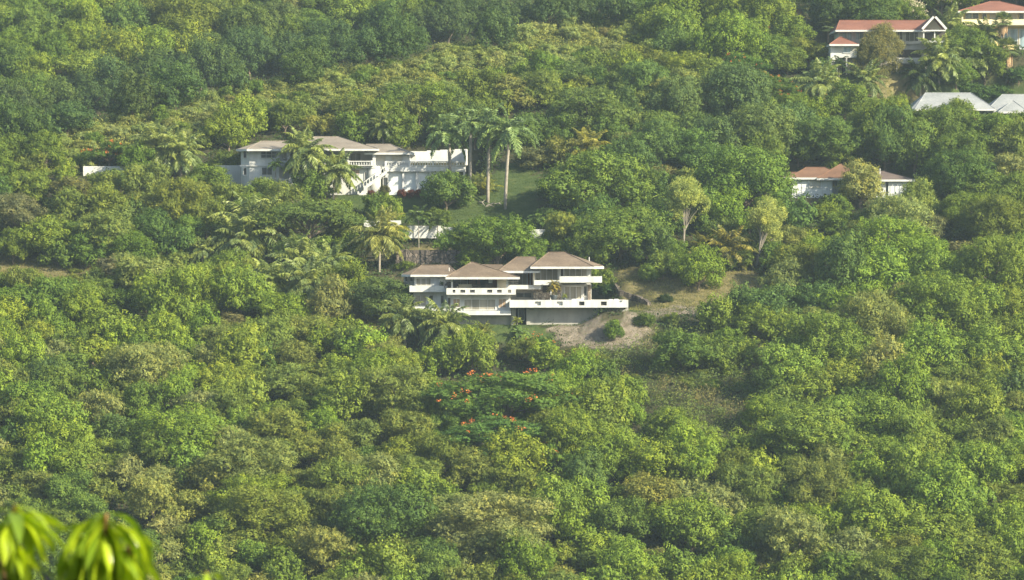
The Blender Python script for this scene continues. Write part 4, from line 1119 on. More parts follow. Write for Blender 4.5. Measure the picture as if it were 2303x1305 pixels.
def holes_band(H, name, mat, u0, u1, v0, v1, D, depth, holes, top=0.25, bot=0.3):
    """parapet with rectangular openings: rails and the piers between"""
    m = H.mb(); h = v1 - v0
    bx(m, u0, u1, v0, v0 + h * top, D, depth); bx(m, u0, u1, v1 - h * bot, v1, D, depth)
    e = [u0] + [q for hh in holes for q in hh] + [u1]
    for i in range(0, len(e), 2): bx(m, e[i], e[i + 1], v0 + h * top, v1 - h * bot, D, depth)
    return m.build(name, mat, H.root)
def balustrade(H, u0, u1, v0, v1, D, name='balustrade', slope=0.0, mat=None):
    m = H.mb(); h = v1 - v0
    a, b = P(u0, v0, D), P(u1, v0 + slope, D); zt = a.z; zb = P(u0, v1, D).z; dz = b.z - a.z
    def seg(x0, x1, za, zb_, t):
        f0, f1 = (x0 - a.x) / (b.x - a.x), (x1 - a.x) / (b.x - a.x)
        m.yprism([(x0, za + dz * f0), (x1, za + dz * f1), (x1, zb_ + dz * f1), (x0, zb_ + dz * f0)], D - t, D + t)
    seg(a.x, b.x, zt - 0.14, zt, 0.12); seg(a.x, b.x, zb, zb + 0.12, 0.13)
    n = max(2, int((b.x - a.x) / 0.36))
    for i in range(n + 1):
        x = a.x + (b.x - a.x) * i / n; f = i / n
        r = 0.15 if i % 9 == 0 else 0.065
        if r > 0.1: m.box(x - r, x + r, D - 0.16, D + 0.16, zb + dz * f, zt + dz * f + 0.06)
        else:
            zz0, zz1 = zb + 0.12 + dz * f, zt - 0.14 + dz * f
            m.tube([(x, D, zz0), (x, D, zz0 + (zz1 - zz0) * 0.3), (x, D, zz0 + (zz1 - zz0) * 0.7), (x, D, zz1)], [0.05, 0.085, 0.05, 0.06], 6)
    return m.build(name, mat or M['white'], H.root)
def arch_wall(m, u0, u1, vt, vs, D, depth, n=14):
    """spandrel above a flat arch: wall from row vt down to the springing row vs"""
    a, b = P(u0, vt, D), P(u1, vs, D)
    for i in range(n):
        t0, t1 = math.pi * i / n, math.pi * (i + 1) / n
        xa = (a.x + b.x) / 2 - math.cos(t0) * (b.x - a.x) / 2; xb = (a.x + b.x) / 2 - math.cos(t1) * (b.x - a.x) / 2
        za = b.z + (a.z - b.z) * 0.86 * math.sin(t0) ** 0.6; zb = b.z + (a.z - b.z) * 0.86 * math.sin(t1) ** 0.6
        m.yprism([(xa, za), (xb, zb), (xb, a.z), (xa, a.z)], D, D + depth)

# ---- the terraced house in the middle
H = House('terraced_house', 'white split-level house with brown hip roofs and long terraces in the centre', 'house', 1100, 728, 488)
roof(H, M['roof_brown'], 903, 1030, 618, 948, 1010, 597, 488.2, 498, cl=1.2, label='small left hip roof')
roof(H, M['roof_brown'], 1003, 1168, 623.5, 1059, 1066, 590.5, 484.8, 496, label='pyramid roof of the middle wing')
roof(H, M['roof_brown'], 1055, 1180, 618, 1085, 1130, 596, 492, 501, label='low rear roof')
roof(H, M['roof_brown'], 1120, 1214, 609.5, 1162, 1204, 578.5, 487.2, 498)
roof(H, M['roof_brown'], 1194, 1358, 600, 1234, 1272, 568, 486.6, 498.5, cr=1.3, label='highest hip roof of the right wing')
part(H, 'wall', M['white'], [
    (930, 1008, 655, 690, 488.6, 8.0), (1006, 1148, 661, 700, 487.2, 9.0),          # lower storeys
    (932, 1004, 623, 647, 489.2, 7.0), (1004, 1018.5, 625, 650, 489.6, 6.0)], 488, 4)
part(H, 'wall', M['cream'], [(989, 1014, 624.5, 648, 488.9, 0.25)], 488, 1)
part(H, 'wall', M['cream'], [(1118, 1139, 625.5, 652, 487.6, 6.0)], 488, 1, 'cream rendered wall beside the veranda')
part(H, 'wall', M['dirtywhite'], [(1139, 1204, 611, 642, 492, 5), (1201, 1330, 602, 634, 489.6, 7), (1262, 1330, 640, 678, 490.2, 6)], 490, 5)
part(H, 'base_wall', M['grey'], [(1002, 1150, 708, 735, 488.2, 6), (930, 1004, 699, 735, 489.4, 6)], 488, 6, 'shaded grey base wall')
part(H, 'slab', M['white'], [(928, 1006, 690, 699, 487.3, 8.0), (1003, 1149, 699.3, 708.8, 486.2, 8.0)], 487, 8)
# veranda interior
part(H, 'veranda_floor', M['floor'], [(1010, 1150, 655.5, 660, 485.9, 6)], 486, 6)
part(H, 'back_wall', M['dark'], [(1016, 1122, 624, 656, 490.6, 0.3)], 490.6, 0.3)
for q in ((1054, 1070), (1072, 1080), (1106, 1119)): part(H, 'door', M['wood'], [(q[0], q[1], 626, 650)], 490.4, 0.12, 'red-brown wooden folding door')
window(H, 1020, 1052, 626, 652, 490.45, 2)
part(H, 'curtain', M['white'], [(1099, 1107.5, 624.5, 637)], 487.5, 0.1)
part(H, 'column', M['white'], [(1014.5, 1018.5, 624.3, 652)], 486.0, 0.35)
part(H, 'column', M['white'], [(1138.8, 1143.5, 624.3, 652)], 486.0, 0.35)
part(H, 'parapet', M['white'], [(921, 1006, 643, 657, 487.0, 0.25), (921, 926, 643, 657, 487.25, 1.6)], 487, 0.25, 'solid balcony parapet of the left wing')
part(H, 'balcony_slab', M['white'], [(921, 1006, 655, 657.5, 487.26, 1.5)], 487, 1.5)
holes_band(H, 'parapet', M['white'], 1004, 1160, 648.3, 663, 485.5, 0.25, [(1018, 1024.2), (1035.5, 1046.5), (1057, 1068), (1095.7, 1107), (1118, 1128.5), (1142.5, 1150)])
part(H, 'balcony_slab', M['white'], [(1004, 1160, 660, 663.5)], 485.76, 1.6)
# left wing windows
window(H, 935, 970, 625, 643.5, 489.15, 3)
window(H, 973, 989, 624.5, 643.5, 489.14, 2, M['white'])
part(H, 'side_wing', M['dirtywhite'], [(908, 932, 618, 660)], 491.5, 5)
window(H, 909.5, 917.5, 620.5, 634, 491.45, 1, M['darkglass'])
window(H, 920.5, 929, 620.5, 634, 491.45, 1, M['darkglass'])
window(H, 932.5, 960, 663, 689, 488.55, 2)
window(H, 964, 975, 663, 686.5, 488.55, 1, M['darkglass'])
window(H, 990, 999.5, 663.5, 685, 488.55, 1, M['darkglass'])
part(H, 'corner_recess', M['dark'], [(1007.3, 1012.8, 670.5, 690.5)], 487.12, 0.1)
window(H, 1018, 1035.5, 671.5, 692.5, 487.15, 2, M['shutter'], label='window closed by brown shutters')
window(H, 1043, 1115, 672.5, 698, 487.15, 4, proud=0.1)
window(H, 1120.5, 1139, 671.5, 693, 487.15, 2, M['shutter'], label='window closed by brown shutters')
# middle recess
window(H, 1144, 1186, 611.5, 641, 491.95, 4)
for q in ((1187.5, 1191), (1194, 1198)): part(H, 'door', M['wood'], [(q[0], q[1], 611, 641)], 491.8, 0.15, 'red-brown wooden door')
part(H, 'column', M['cream'], [(1198.5, 1203, 610, 642)], 488.2, 0.35)
part(H, 'railing', M['dirtywhite'], [(1145, 1165, 632.2, 632.9)] + [(1146 + 3.2 * i, 1146.6 + 3.2 * i, 633, 641) for i in range(6)], 488.9, 0.06)
part(H, 'parapet', M['white'], [(1141.5, 1216.5, 641.3, 650.6)], 488.4, 0.25)
part(H, 'balcony_slab', M['white'], [(1141.5, 1216.5, 648.6, 650.8)], 488.66, 3)
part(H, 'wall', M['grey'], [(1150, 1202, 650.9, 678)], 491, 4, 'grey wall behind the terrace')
window(H, 1160, 1197, 657.5, 670.5, 490.95, 2, M['darkglass'], M['grey'])
part(H, 'stone_wall', M['stone'], [(1200, 1239, 651.5, 676, 489.6, 4)], 489.6, 4, 'rubble stone facing')
part(H, 'stone_wall', M['stone'], [(1253, 1262, 641, 676, 489.8, 4)], 489.8, 4)
part(H, 'stone_wall', M['stone'], [(1322, 1329, 641, 676, 489.9, 0.25)], 489.9, 0.25)
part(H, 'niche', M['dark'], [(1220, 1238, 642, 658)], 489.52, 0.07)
part(H, 'wall', M['dirtywhite'], [(1201, 1262, 637, 645, 490.3, 4)], 490.3, 4)
part(H, 'column', M['white'], [(1237.6, 1240.6, 641, 676)], 488.0, 0.3)
# right wing
window(H, 1203.5, 1255.5, 601.8, 632, 489.55, 4)
part(H, 'column', M['white'], [(1256.5, 1260.8, 601, 632)], 488.2, 0.35)
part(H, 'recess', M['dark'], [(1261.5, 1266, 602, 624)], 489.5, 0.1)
window(H, 1268, 1321, 602.5, 622.5, 489.55, 4)
part(H, 'column', M['white'], [(1323, 1327.5, 602, 624)], 488.0, 0.35)
part(H, 'parapet', M['white'], [(1201, 1261, 630.3, 641.3, 487.9, 0.25)], 487.9, 0.25)
part(H, 'balcony_slab', M['white'], [(1201, 1261, 639.3, 641.5)], 488.16, 1.6)
part(H, 'parapet', M['white'], [(1258.5, 1354, 621.8, 635.7, 487.0, 0.25), (1351.6, 1354, 621.8, 635.7, 487.25, 2.5)], 487, 0.25, 'highest balcony parapet, on the right wing')
part(H, 'balcony_slab', M['white'], [(1258.5, 1351.5, 633.7, 635.9)], 487.26, 2.5)
window(H, 1268, 1310, 642.5, 674.5, 490.15, 3, fw=0.16, proud=0.12, name='sliding_door')
window(H, 1311.5, 1321, 642.5, 667, 490.15, 1, M['darkglass'])
# terrace
part(H, 'terrace_floor', M['floor'], [(1148, 1332, 677, 679, 485.8, 4.2), (1332, 1411, 677, 679, 485.8, 7)], 486, 4)
m_ = H.mb(); h_ = [(1203.5, 1216.5, 2), (1252.5, 1265.5, 2), (1302.5, 1314.5, 1), (1351.5, 1364.5, 1)]
o = holes_band(H, 'terrace_parapet', M['white'], 1146, 1413, 675, 692, 485.4, 0.3, [(a, b) for a, b, _ in h_], 0.2, 0.28)
part(H, 'recess', M['dirtywhite'], [(1203, 1217, 677, 688), (1252, 1266, 677, 688)], 485.72, 0.1)
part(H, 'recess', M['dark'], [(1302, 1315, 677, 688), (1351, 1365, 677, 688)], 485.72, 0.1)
part(H, 'terrace_slab', M['grey'], [(1146, 1413, 689.5, 692.5, 485.72, 6)], 486, 6)
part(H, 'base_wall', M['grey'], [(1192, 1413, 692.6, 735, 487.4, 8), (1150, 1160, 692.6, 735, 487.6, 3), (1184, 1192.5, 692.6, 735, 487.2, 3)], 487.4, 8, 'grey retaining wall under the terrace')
part(H, 'recess', M['dark'], [(1150, 1186, 692.6, 735)], 489.6, 0.3)
window(H, 1165, 1179.5, 694.5, 722, 488.6, 1, M['darkglass'], name='door')
m_ = H.mb()
for uu, vv in ((1325, 583), (1010, 607)):
    a = P(uu, vv + 8, 490); m_.tube([a, a + Vector((0, 0, 0.75))], 0.06, 6)
m_.build('vent_pipe', M['dirtywhite'], H.root)
def thing_box(nm, label, cat, mat, u0, u1, v0, v1, D, depth):
    o_ = P((u0 + u1) / 2, v1, D)
    m = MB(o_); bx(m, u0, u1, v0, v1, D, depth); o = m.build(nm, mat); o.location = o_
    return tag(o, label, cat)
# things on the house: potted palm, chairs, plants, loungers
b0 = P(1245.5, 675.8, 486.9)
pt = empty('potted_palm', b0, 'potted yellow-green palm standing on the terrace in front of the stone wall', 'potted plant')
mp = MB(); mp.tube([(0, 0, 0), (0, 0, 0.12), (0, 0, 0.62), (0, 0, 0.7)], [0.28, 0.34, 0.5, 0.46], 14); mp.build('pot', M['pot'], pt, True)
for dx, hh, ss in ((0, 2.0, 0.62), (-0.25, 1.4, 0.5), (0.3, 1.6, 0.5)):
    cr = link('fronds', palm_crown('feather', 1), pt); cr.location = (dx, 0, hh); cr.scale = (ss, ss, ss); cr.color = (0.20, 0.17, 0.045, 1)
    mp = MB().tube([(0, 0, 0.6), (dx * 0.8, 0, hh)], 0.04, 5); mp.build('stem', M['bark'], pt)
def potted(u, v, D, w, label, col=(0.06, 0.11, 0.03), kind='feather'):
    b = P(u, v, D); r = empty('potted_plant', b, label, 'potted plant')
    s = w / F * D
    m = MB(); m.tube([(0, 0, 0), (0, 0, 0.1), (0, 0, 0.4)], [0.16, 0.19, 0.26], 12); m.build('pot', M['pot'], r, True)
    cr = link('foliage', palm_crown('feather', 0), r); k = s / 2.7; cr.scale = (k, k, k * 1.3); cr.location = (0, 0, 0.45 + k * 0.4); cr.color = (*col, 1)
potted(993, 648, 488.0, 13, 'potted plant on the left balcony beside the cream wall')
potted(1035, 653, 488.0, 14, 'leafy plant on the veranda beside the brown wooden doors')
potted(1210, 641, 488.6, 11, 'small plant on the middle balcony')
potted(1270, 676.5, 487.5, 14, 'bright yellow-green plant on the terrace before the sliding doors', (0.2, 0.24, 0.04))
def wicker_chair(u, v, D, label):
    b = P(u, v, D); r = empty('wicker_chair', b, label, 'chair', 'wicker chairs on the veranda')
    m = MB(); m.box(-0.42, 0.42, -0.35, 0.35, 0.30, 0.45); m.build('seat', M['wicker'], r)
    m = MB()
    n = 12
    for i in range(n):
        t0, t1 = math.pi * i / n, math.pi * (i + 1) / n
        q = [(-math.cos(t0) * 0.55, 0.1 + 0.28 * math.sin(t0)), (-math.cos(t1) * 0.55, 0.1 + 0.28 * math.sin(t1))]
        h0, h1 = 0.62 + 0.62 * math.sin(t0), 0.62 + 0.62 * math.sin(t1)
        m.add([(q[0][0], q[0][1], 0.4), (q[1][0], q[1][1], 0.4), (q[1][0], q[1][1], h1), (q[0][0], q[0][1], h0),
               (q[0][0]*1.08, q[0][1]+0.06, 0.4), (q[1][0]*1.08, q[1][1]+0.06, 0.4), (q[1][0]*1.08, q[1][1]+0.06, h1), (q[0][0]*1.08, q[0][1]+0.06, h0)],
              [(0,1,2,3),(7,6,5,4),(3,2,6,7),(0,4,5,1),(0,3,7,4),(1,5,6,2)])
    m.build('backrest', M['wicker'], r)
    for sx in (-1, 1):
        for sy in (-1, 1):
            m = MB(); m.box(sx*0.34-0.03, sx*0.34+0.03, sy*0.28-0.03, sy*0.28+0.03, 0, 0.3); m.build('leg', M['wicker'], r)
wicker_chair(1010, 655.3, 486.8, 'left dark round-backed wicker chair on the veranda')
wicker_chair(1021, 655.3, 487.0, 'right dark round-backed wicker chair on the veranda by the column')
sf = empty('sofa', P(1046, 655.3, 487.4), 'pale cushioned sofa on the veranda behind the parapet', 'sofa')
MB().box(-0.85, 0.85, -0.4, 0.4, 0.12, 0.45).build('seat', M['cream'], sf)
MB().box(-0.85, 0.85, 0.22, 0.42, 0.451, 0.9).build('backrest', M['cream'], sf)
for sx in (-1, 1): MB().box(sx*0.95-0.1, sx*0.95+0.1, -0.4, 0.42, 0.12, 0.65).build('armrest', M['cream'], sf)
tb = empty('dining_table', P(1085, 655.3, 487.6), 'dark dining table inside the open veranda', 'table')
MB().box(-1.1, 1.1, -0.5, 0.5, 0.70, 0.76).build('tabletop', M['wicker'], tb)
for sx in (-1, 1):
    for sy in (-1, 1): MB().box(sx*0.98-0.04, sx*0.98+0.04, sy*0.42-0.04, sy*0.42+0.04, 0, 0.699).build('leg', M['wicker'], tb)
for i, uu in enumerate((1066, 1076, 1094, 1104)):
    ch = empty('dining_chair', P(uu, 655.3, 486.9), ['leftmost', 'second from left', 'third from left', 'rightmost'][i] + ' of the dark dining chairs at the veranda table', 'chair', 'dining chairs on the veranda')
    MB().box(-0.22, 0.22, -0.22, 0.22, 0.43, 0.48).build('seat', M['wicker'], ch)
    MB().box(-0.22, 0.22, -0.26, -0.22, 0.50, 0.98).build('backrest', M['wicker'], ch)
    for sx in (-1, 1):
        for sy in (-1, 1): MB().box(sx*0.19-0.025, sx*0.19+0.025, sy*0.19-0.025, sy*0.19+0.025, 0, 0.43).build('leg', M['wicker'], ch)
for i, (uu, vv) in enumerate(((1291, 675), (1304, 675), (1386, 675), (1374, 675.5))):
    b = P(uu, vv, 485.55); m = MB(); s = 0.32
    m.hull([(-s, -.12, 0), (s, -.12, 0), (s, .12, 0), (-s, .12, 0), (-s*.8, -.09, .14), (s*.8, -.09, .14), (s*.8, .09, .14), (-s*.8, .09, .14)])
    o = m.build('planter_block', M['white']); o.location = b
    tag(o, ['leftmost', 'second from left', 'rightmost', 'third from left'][i] + ' of the low white blocks on top of the terrace parapet', 'planter', 'white blocks on the terrace parapet')

# ---- the white villa
H = House('white_villa', 'large white two-storey villa with grey-brown roofs, arched veranda and outside stairs', 'house', 790, 440, 536)
roof(H, M['roof_grey'], 530, 665, 335.5, 587, 650, 318, 533.6, 546, cl=1.6, label='left hip roof')
roof(H, M['roof_grey'], 640, 850, 335.0, 708, 762, 308, 533.2, 549, label='large central hip roof')
roof(H, M['roof_grey'], 820, 930, 343.5, 824, 880, 325, 534.0, 546, cr=0.8, label='right hip roof')
x0, x1, x2, x3 = P(540, 380, 535).x, P(561, 380, 535).x, P(651, 380, 535).x, P(628, 380, 535).x
m_ = H.mb(); m_.prism([(x0, 536.4), (x1, 535.0), (x3, 535.0), (x2, 536.4), (x2, 545), (x0, 545)], P(540, 445, 535).z, P(540, 338.6, 535).z)
m_.build('wall', M['white'], H.root)
part(H, 'wall', M['white'], [(650, 845, 378.8, 445, 534.9, 8), (650, 845, 338.5, 374, 538.6, 7), (842, 920, 345.5, 378, 535.6, 9), (716, 730, 378.8, 445, 534.4, 0.45)], 536, 8)
part(H, 'band', M['white'], [(539, 652, 371.5, 374.5)], 534.8, 0.15)
m_ = H.mb(); bx(m_, 628, 846, 372.5, 378.5, 534.2, 4.4); m_.build('veranda_slab', M['white'], H.root)
# arches over the veranda
m_ = H.mb()
for a, b in ((652, 712), (718, 778), (784, 838)): arch_wall(m_, a, b, 338.4, 352, 534.4, 0.35)
for a in (648, 652, 712, 718, 778, 784, 838, 843): pass
for a, b in ((646, 652), (712, 718), (778, 784), (838, 845)): bx(m_, a, b, 338.4, 372.4, 534.4, 0.35)
m_.build('arcade', M['white'], H.root)
window(H, 660, 708, 348, 373.5, 538.55, 3); window(H, 724, 772, 345, 373.5, 538.55, 3); window(H, 788, 812, 345, 372, 538.55, 2)
balustrade(H, 627, 842, 362, 373, 533.9)
balustrade(H, 632, 700, 403, 412, 533.0, slope=0)
window(H, 586, 623.5, 340, 356.5, 534.96, 3, M['darkglass'], rows=2)
window(H, 546.5, 555.5, 339.5, 356.5, 535.5, 1, M['darkglass'])
window(H, 588, 613, 375.5, 394.5, 534.96, 2, M['darkglass'])
window(H, 546.5, 555.5, 377, 395, 535.5, 1, M['darkglass'])
window(H, 636, 646, 341, 357.5, 535.3, 1, M['glass'])
window(H, 844.5, 868, 347.5, 364, 535.55, 3, M['lattice']); window(H, 880.5, 905, 348, 364.5, 535.55, 3, M['lattice'])
window(H, 789, 809.5, 381, 393, 534.85, 2, M['shutter'], label='window with brown shutters on the lower floor')
window(H, 819.5, 825.5, 386, 410, 534.85, 1, M['darkglass'], name='door')
window(H, 676, 702, 382, 398, 534.85, 2, M['darkglass'])
# tower and stairs
c = P(842, 380, 536.2); zb = P(842, 445, 535).z; zt = P(842, 374, 535).z
m_ = H.mb(); m_.tube([(c.x, 535.3, zb), (c.x, 535.3, zt)], 1.05, 22); m_.build('stair_tower', M['white'], H.root, True)
def stairs(u0, v0, u1, v1, D, wd, n, name, rail=True):
    a, b = P(u0, v0, D), P(u1, v1, D)
    m = H.mb()
    for i in range(n):
        f0, f1 = i / n, (i + 1) / n
        z = a.z + (b.z - a.z) * (i + 1) / n
        m.box(a.x + (b.x - a.x) * f0, a.x + (b.x - a.x) * f1, D, D + wd, z - 0.45 - 0.002 * i, z)
    o = m.build(name, M['white'], H.root)
    if rail:
        r = H.mb(); q = 0.75
        r.yprism([(a.x, a.z + q), (b.x, b.z + q), (b.x, b.z + q - 0.16), (a.x, a.z + q - 0.16)], D - 0.1, D + 0.1)
        r.yprism([(a.x, a.z), (b.x, b.z), (b.x, b.z - 0.5), (a.x, a.z - 0.5)], D - 0.12, D - 0.004)
        k = max(3, int(abs(b.x - a.x) / 0.4))
        for i in range(k + 1):
            f = i / k; x = a.x + (b.x - a.x) * f; z = a.z + (b.z - a.z) * f
            r.box(x - 0.05, x + 0.05, D - 0.08, D + 0.06, z - 0.02, z + q - 0.1)
        r.build('stair_rail', M['white'], o)
stairs(818, 421, 870, 383, 533.1, 1.3, 14, 'stair_flight')
stairs(822, 444, 804, 430, 533.4, 1.2, 6, 'stair_flight', False)
m_ = H.mb(); bx(m_, 812, 826, 421, 445, 533.8, 1.4); m_.build('landing', M['white'], H.root)
stairs(716, 432, 748, 406, 533.2, 1.2, 10, 'stair_flight')
# garage deck
part(H, 'deck', M['white'], [(866, 1046, 374.5, 386, 534.4, 6)], 534.4, 6)
balustrade(H, 868, 1045, 363.5, 374.3, 534.5, slope=-1.0)
part(H, 'pier', M['white'], [(867, 874, 386, 445, 534.7, 0.6)], 534.7, 0.6)
for a in (905, 935, 966, 996, 1026, 1042):
    part(H, 'pier', M['white'], [(a, a + 4.2, 386, 445)], 534.7, 0.6)
part(H, 'garage_door', M['bluewhite'], [(874, 905, 387, 445), (909.3, 935, 387, 445), (939.4, 966, 387, 445), (970.4, 996, 387, 445), (1000.4, 1026, 387, 445)], 535.1, 0.2)
part(H, 'recess', M['dark'], [(859, 866.5, 377, 445)], 535.9, 0.3)
window(H, 861, 873, 398, 422, 534.65, 1, M['darkglass'], name='door')
part(H, 'wall', M['dirtywhite'], [(484, 541, 372, 415)], 541, 0.4)
# stepped white garden walls
H2 = House('garden_wall', 'white stepped wall climbing behind the right end of the villa deck', 'wall', 985, 361, 545)
part(H2, 'wall_section', M['white'], [(918, 960, 340.5, 366), (960, 990, 338.5, 366), (990, 1018, 337, 366), (1018, 1050, 335.5, 366)], 545, 0.3)
m_ = H2.mb(); bx(m_, 1047, 1051, 335.5, 372, 541, 4); m_.build('wall_end', M['white'], H2.root)
H2 = House('garden_wall', 'long white low wall below the villa lawn, seen between palms', 'wall', 1060, 533, 517)
part(H2, 'wall_section', M['white'], [(905, 1000, 508, 536), (1000, 1080, 511, 537), (1080, 1266, 516, 537)], 517, 0.3)
H2 = House('garden_wall', 'short white wall piece at the left, upper end of the lower garden wall', 'wall', 850, 505, 520)
part(H2, 'wall_section', M['white'], [(818, 902, 496, 512)], 520, 0.3)
H2 = House('garden_wall', 'white wall fragment among trees left of the twin coconut palms', 'wall', 240, 395, 541)
part(H2, 'wall_section', M['dirtywhite'], [(187, 290, 374, 396)], 541, 0.3)
# ---- dark rubble retaining wall
H2 = House('stone_retaining_wall', 'dark rubble stone retaining wall on the slope above the terraced house', 'wall', 1000, 590, 507)
m_ = H2.mb(); rnd = random.Random(3); n = 40
for i in range(n):
    ua, ub = 890 + 225 * i / n, 890 + 225 * (i + 1) / n
    bx(m_, ua, ub - 0.001, 562 + rnd.uniform(-1, 1), 598, 507.6 + rnd.uniform(-0.1, 0.1), 0.7)
m_.build('stone_face', M['darkstone'], H2.root)
# ---- low curved stone wall right of the house
pts = []
for uu, vv in ((1378, 632), (1384, 645), (1394, 656), (1412, 664), (1432, 669), (1450, 676), (1460, 684)):
    h_ = hit(uu, vv + 6, 0.0); pts.append(Vector(h_))
o_ = pts[0].copy(); m_ = MB(o_); rnd = random.Random(6)
for a, b in zip(pts[:-1], pts[1:]):
    for k in range(5):
        p, q = a.lerp(b, k / 5), a.lerp(b, (k + 1) / 5)
        n_ = Vector((-(q - p).y, (q - p).x, 0)).normalized() * 0.22
        zt = 0.5 + rnd.uniform(-0.08, 0.08)
        m_.hull([p + n_ - Vector((0,0,.4)), p - n_ - Vector((0,0,.4)), q + n_ - Vector((0,0,.4)), q - n_ - Vector((0,0,.4)), p + n_ + Vector((0,0,zt)), p - n_ + Vector((0,0,zt)), q + n_ + Vector((0,0,zt)), q - n_ + Vector((0,0,zt))])
o = m_.build('low_stone_wall', M['darkstone']); o.location = o_
tag(o, 'low curved stone wall running down the grass right of the terraced house', 'wall')

# ---- house at the right
H = House('white_house', 'single-storey white house with terracotta hip roofs half hidden by trees at right', 'house', 1910, 443, 534)
roof(H, M['roof_terra'], 1735, 1850, 398.5, 1772, 1800, 388, 534.9, 543, label='low left roof')
roof(H, M['roof_terra'], 1776, 1912, 399.5, 1813, 1856, 377, 533.4, 544)
roof(H, M['roof_terra'], 1838, 1952, 401, 1889, 1893, 370, 533.1, 545, label='tallest roof of the white house')
roof(H, M['roof_dark'], 1905, 2057, 404, 1925, 1990, 386, 533.6, 545, label='dark right-hand roof')
part(H, 'wall', M['bluewhite'], [(1781, 1872, 403, 446, 534.0, 8), (1868, 1900, 404, 446, 535.6, 6), (1900, 1992, 404.5, 446, 534.4, 8), (1998, 2039, 407, 447, 534.2, 8), (1990, 2000, 406, 446, 535.5, 6)], 534, 8)
m_ = H.mb()
for uu in (1793, 1803, 1815, 1850, 1860, 2007, 2018, 2028): bx(m_, uu, uu + 0.9, 404, 445, 533.96, 0.03)
m_.build('batten', M['dirtywhite'], H.root)
window(H, 1819.6, 1846, 403.5, 423, 533.95, 5, M['lattice'], rows=1)
window(H, 1872, 1884, 405, 420, 535.55, 2, M['darkglass']); window(H, 1910, 1930, 406, 424, 534.35, 2, M['darkglass'])
part(H, 'column', M['white'], [(1897.5, 1900.5, 403, 446)], 533.5, 0.3)
m_ = H.mb(); a = P(1979, 392, 537); m_.tube([a, a + Vector((0, 0, 0.8))], 0.07, 6); m_.build('vent_pipe', M['white'], H.root)

# ---- top right: long red roofed house, yellow house, white roofed cottages
H = House('red_roofed_house', 'long house with red roof, white gable and terrace behind palms at top right', 'house', 2000, 160, 590)
roof(H, M['roof_red'], 1880, 2092, 67.5, 1888, 2088, 46.5, 587.5, 600, label='long red roof')
part(H, 'wall', M['dirtywhite'], [(1886, 2092, 70, 100, 590, 8), (1975, 2085, 95, 165, 590.5, 8)], 590, 8)
window(H, 1894, 1916, 71, 92, 589.95, 2, M['blueglass']); window(H, 1924, 1942, 71, 90, 589.95, 2, M['blueglass'])
window(H, 2015, 2030, 72, 92, 589.95, 2, M['darkglass']); window(H, 2036, 2066, 72, 94, 589.95, 3, M['darkglass'])
part(H, 'wall', M['yellow'], [(1950, 2012, 71, 96), (1944, 1958, 96, 106)], 589.8, 0.15, 'yellow painted wall piece')
part(H, 'veranda', M['white'], [(2077, 2128, 92, 96, 586.5, 3.5), (2076, 2079, 68, 92, 586.6, 0.3), (2101, 2103.5, 68, 92, 586.6, 0.3)], 587, 3)
part(H, 'balcony', M['dirtywhite'], [(1994, 2077, 130, 140, 586.8, 0.3), (2012, 2077, 140.1, 143, 586.8, 4), (2016, 2019, 143, 164, 587, 0.3)], 587, 3)
part(H, 'back_wall', M['dark'], [(2012, 2072, 112, 130), (2078, 2126, 72, 91)], 590.2 - 0.3, 0.2)
part(H, 'wall', M['grey'], [(2021, 2072, 144, 164)], 589.9, 0.3, 'grey lower wall under the balcony')
# gable
a, b, t = P(2076, 67.5, 586.2), P(2127, 67.5, 586.2), P(2102, 39.5, 586.2)
m_ = H.mb()
def strip(p, q, w): 
    d = (q - p).normalized(); n_ = Vector((-d.z, 0, d.x)) * w
    m_.yprism([(p.x, p.z), (q.x, q.z), (q.x + n_.x, q.z + n_.z), (p.x + n_.x, p.z + n_.z)], 586.2, 586.5)
strip(a, t, -0.34 if a.x > t.x else 0.34); strip(t, b, 0.34)
m_.box(a.x, b.x, 586.25, 586.45, a.z - 0.2, a.z)
m_.build('gable_frame', M['white'], H.root)
m_ = H.mb(); m_.yprism([(a.x + .2, a.z), (b.x - .2, a.z), (t.x, t.z - 0.15)], 588.2, 588.4); m_.build('gable_wall', M['cream'], H.root)
m_ = H.mb(); m_.hull([(a.x, 586.52, a.z), (t.x, 586.52, t.z + 0.2), (a.x, 596, a.z), (t.x, 596, t.z + 0.2), (a.x, 586.52, a.z - 0.12), (a.x, 596, a.z - 0.12), (t.x, 586.52, t.z + 0.05), (t.x, 596, t.z + 0.05)])
m_.hull([(b.x, 586.52, b.z), (t.x + .01, 586.52, t.z + 0.19), (b.x, 596, b.z), (t.x + .01, 596, t.z + 0.19), (b.x, 586.52, b.z - 0.12), (b.x, 596, b.z - 0.12), (t.x + .01, 586.52, t.z + 0.04), (t.x + .01, 596, t.z + 0.04)])
m_.build('gable_roof', M['roof_red'], H.root)
# little wing at the left
roof(H, M['roof_red'], 1866, 1931.5, 99.5, 1888, 1894, 84, 583.6, 592, label='small red roof of the left wing')
part(H, 'wall', M['dirtywhite'], [(1868, 1927, 102.5, 130, 584.6, 7), (1868, 1884, 130, 168, 584.6, 7), (1884, 1927, 130, 168, 586.4, 5), (1902.5, 1905.5, 130, 168, 584.7, 0.3)], 584.6, 7)
window(H, 1896, 1914, 105, 120, 584.55, 2, M['blueglass'])
part(H, 'recess', M['dark'], [(1893, 1902, 142, 168)], 586.3, 0.08)

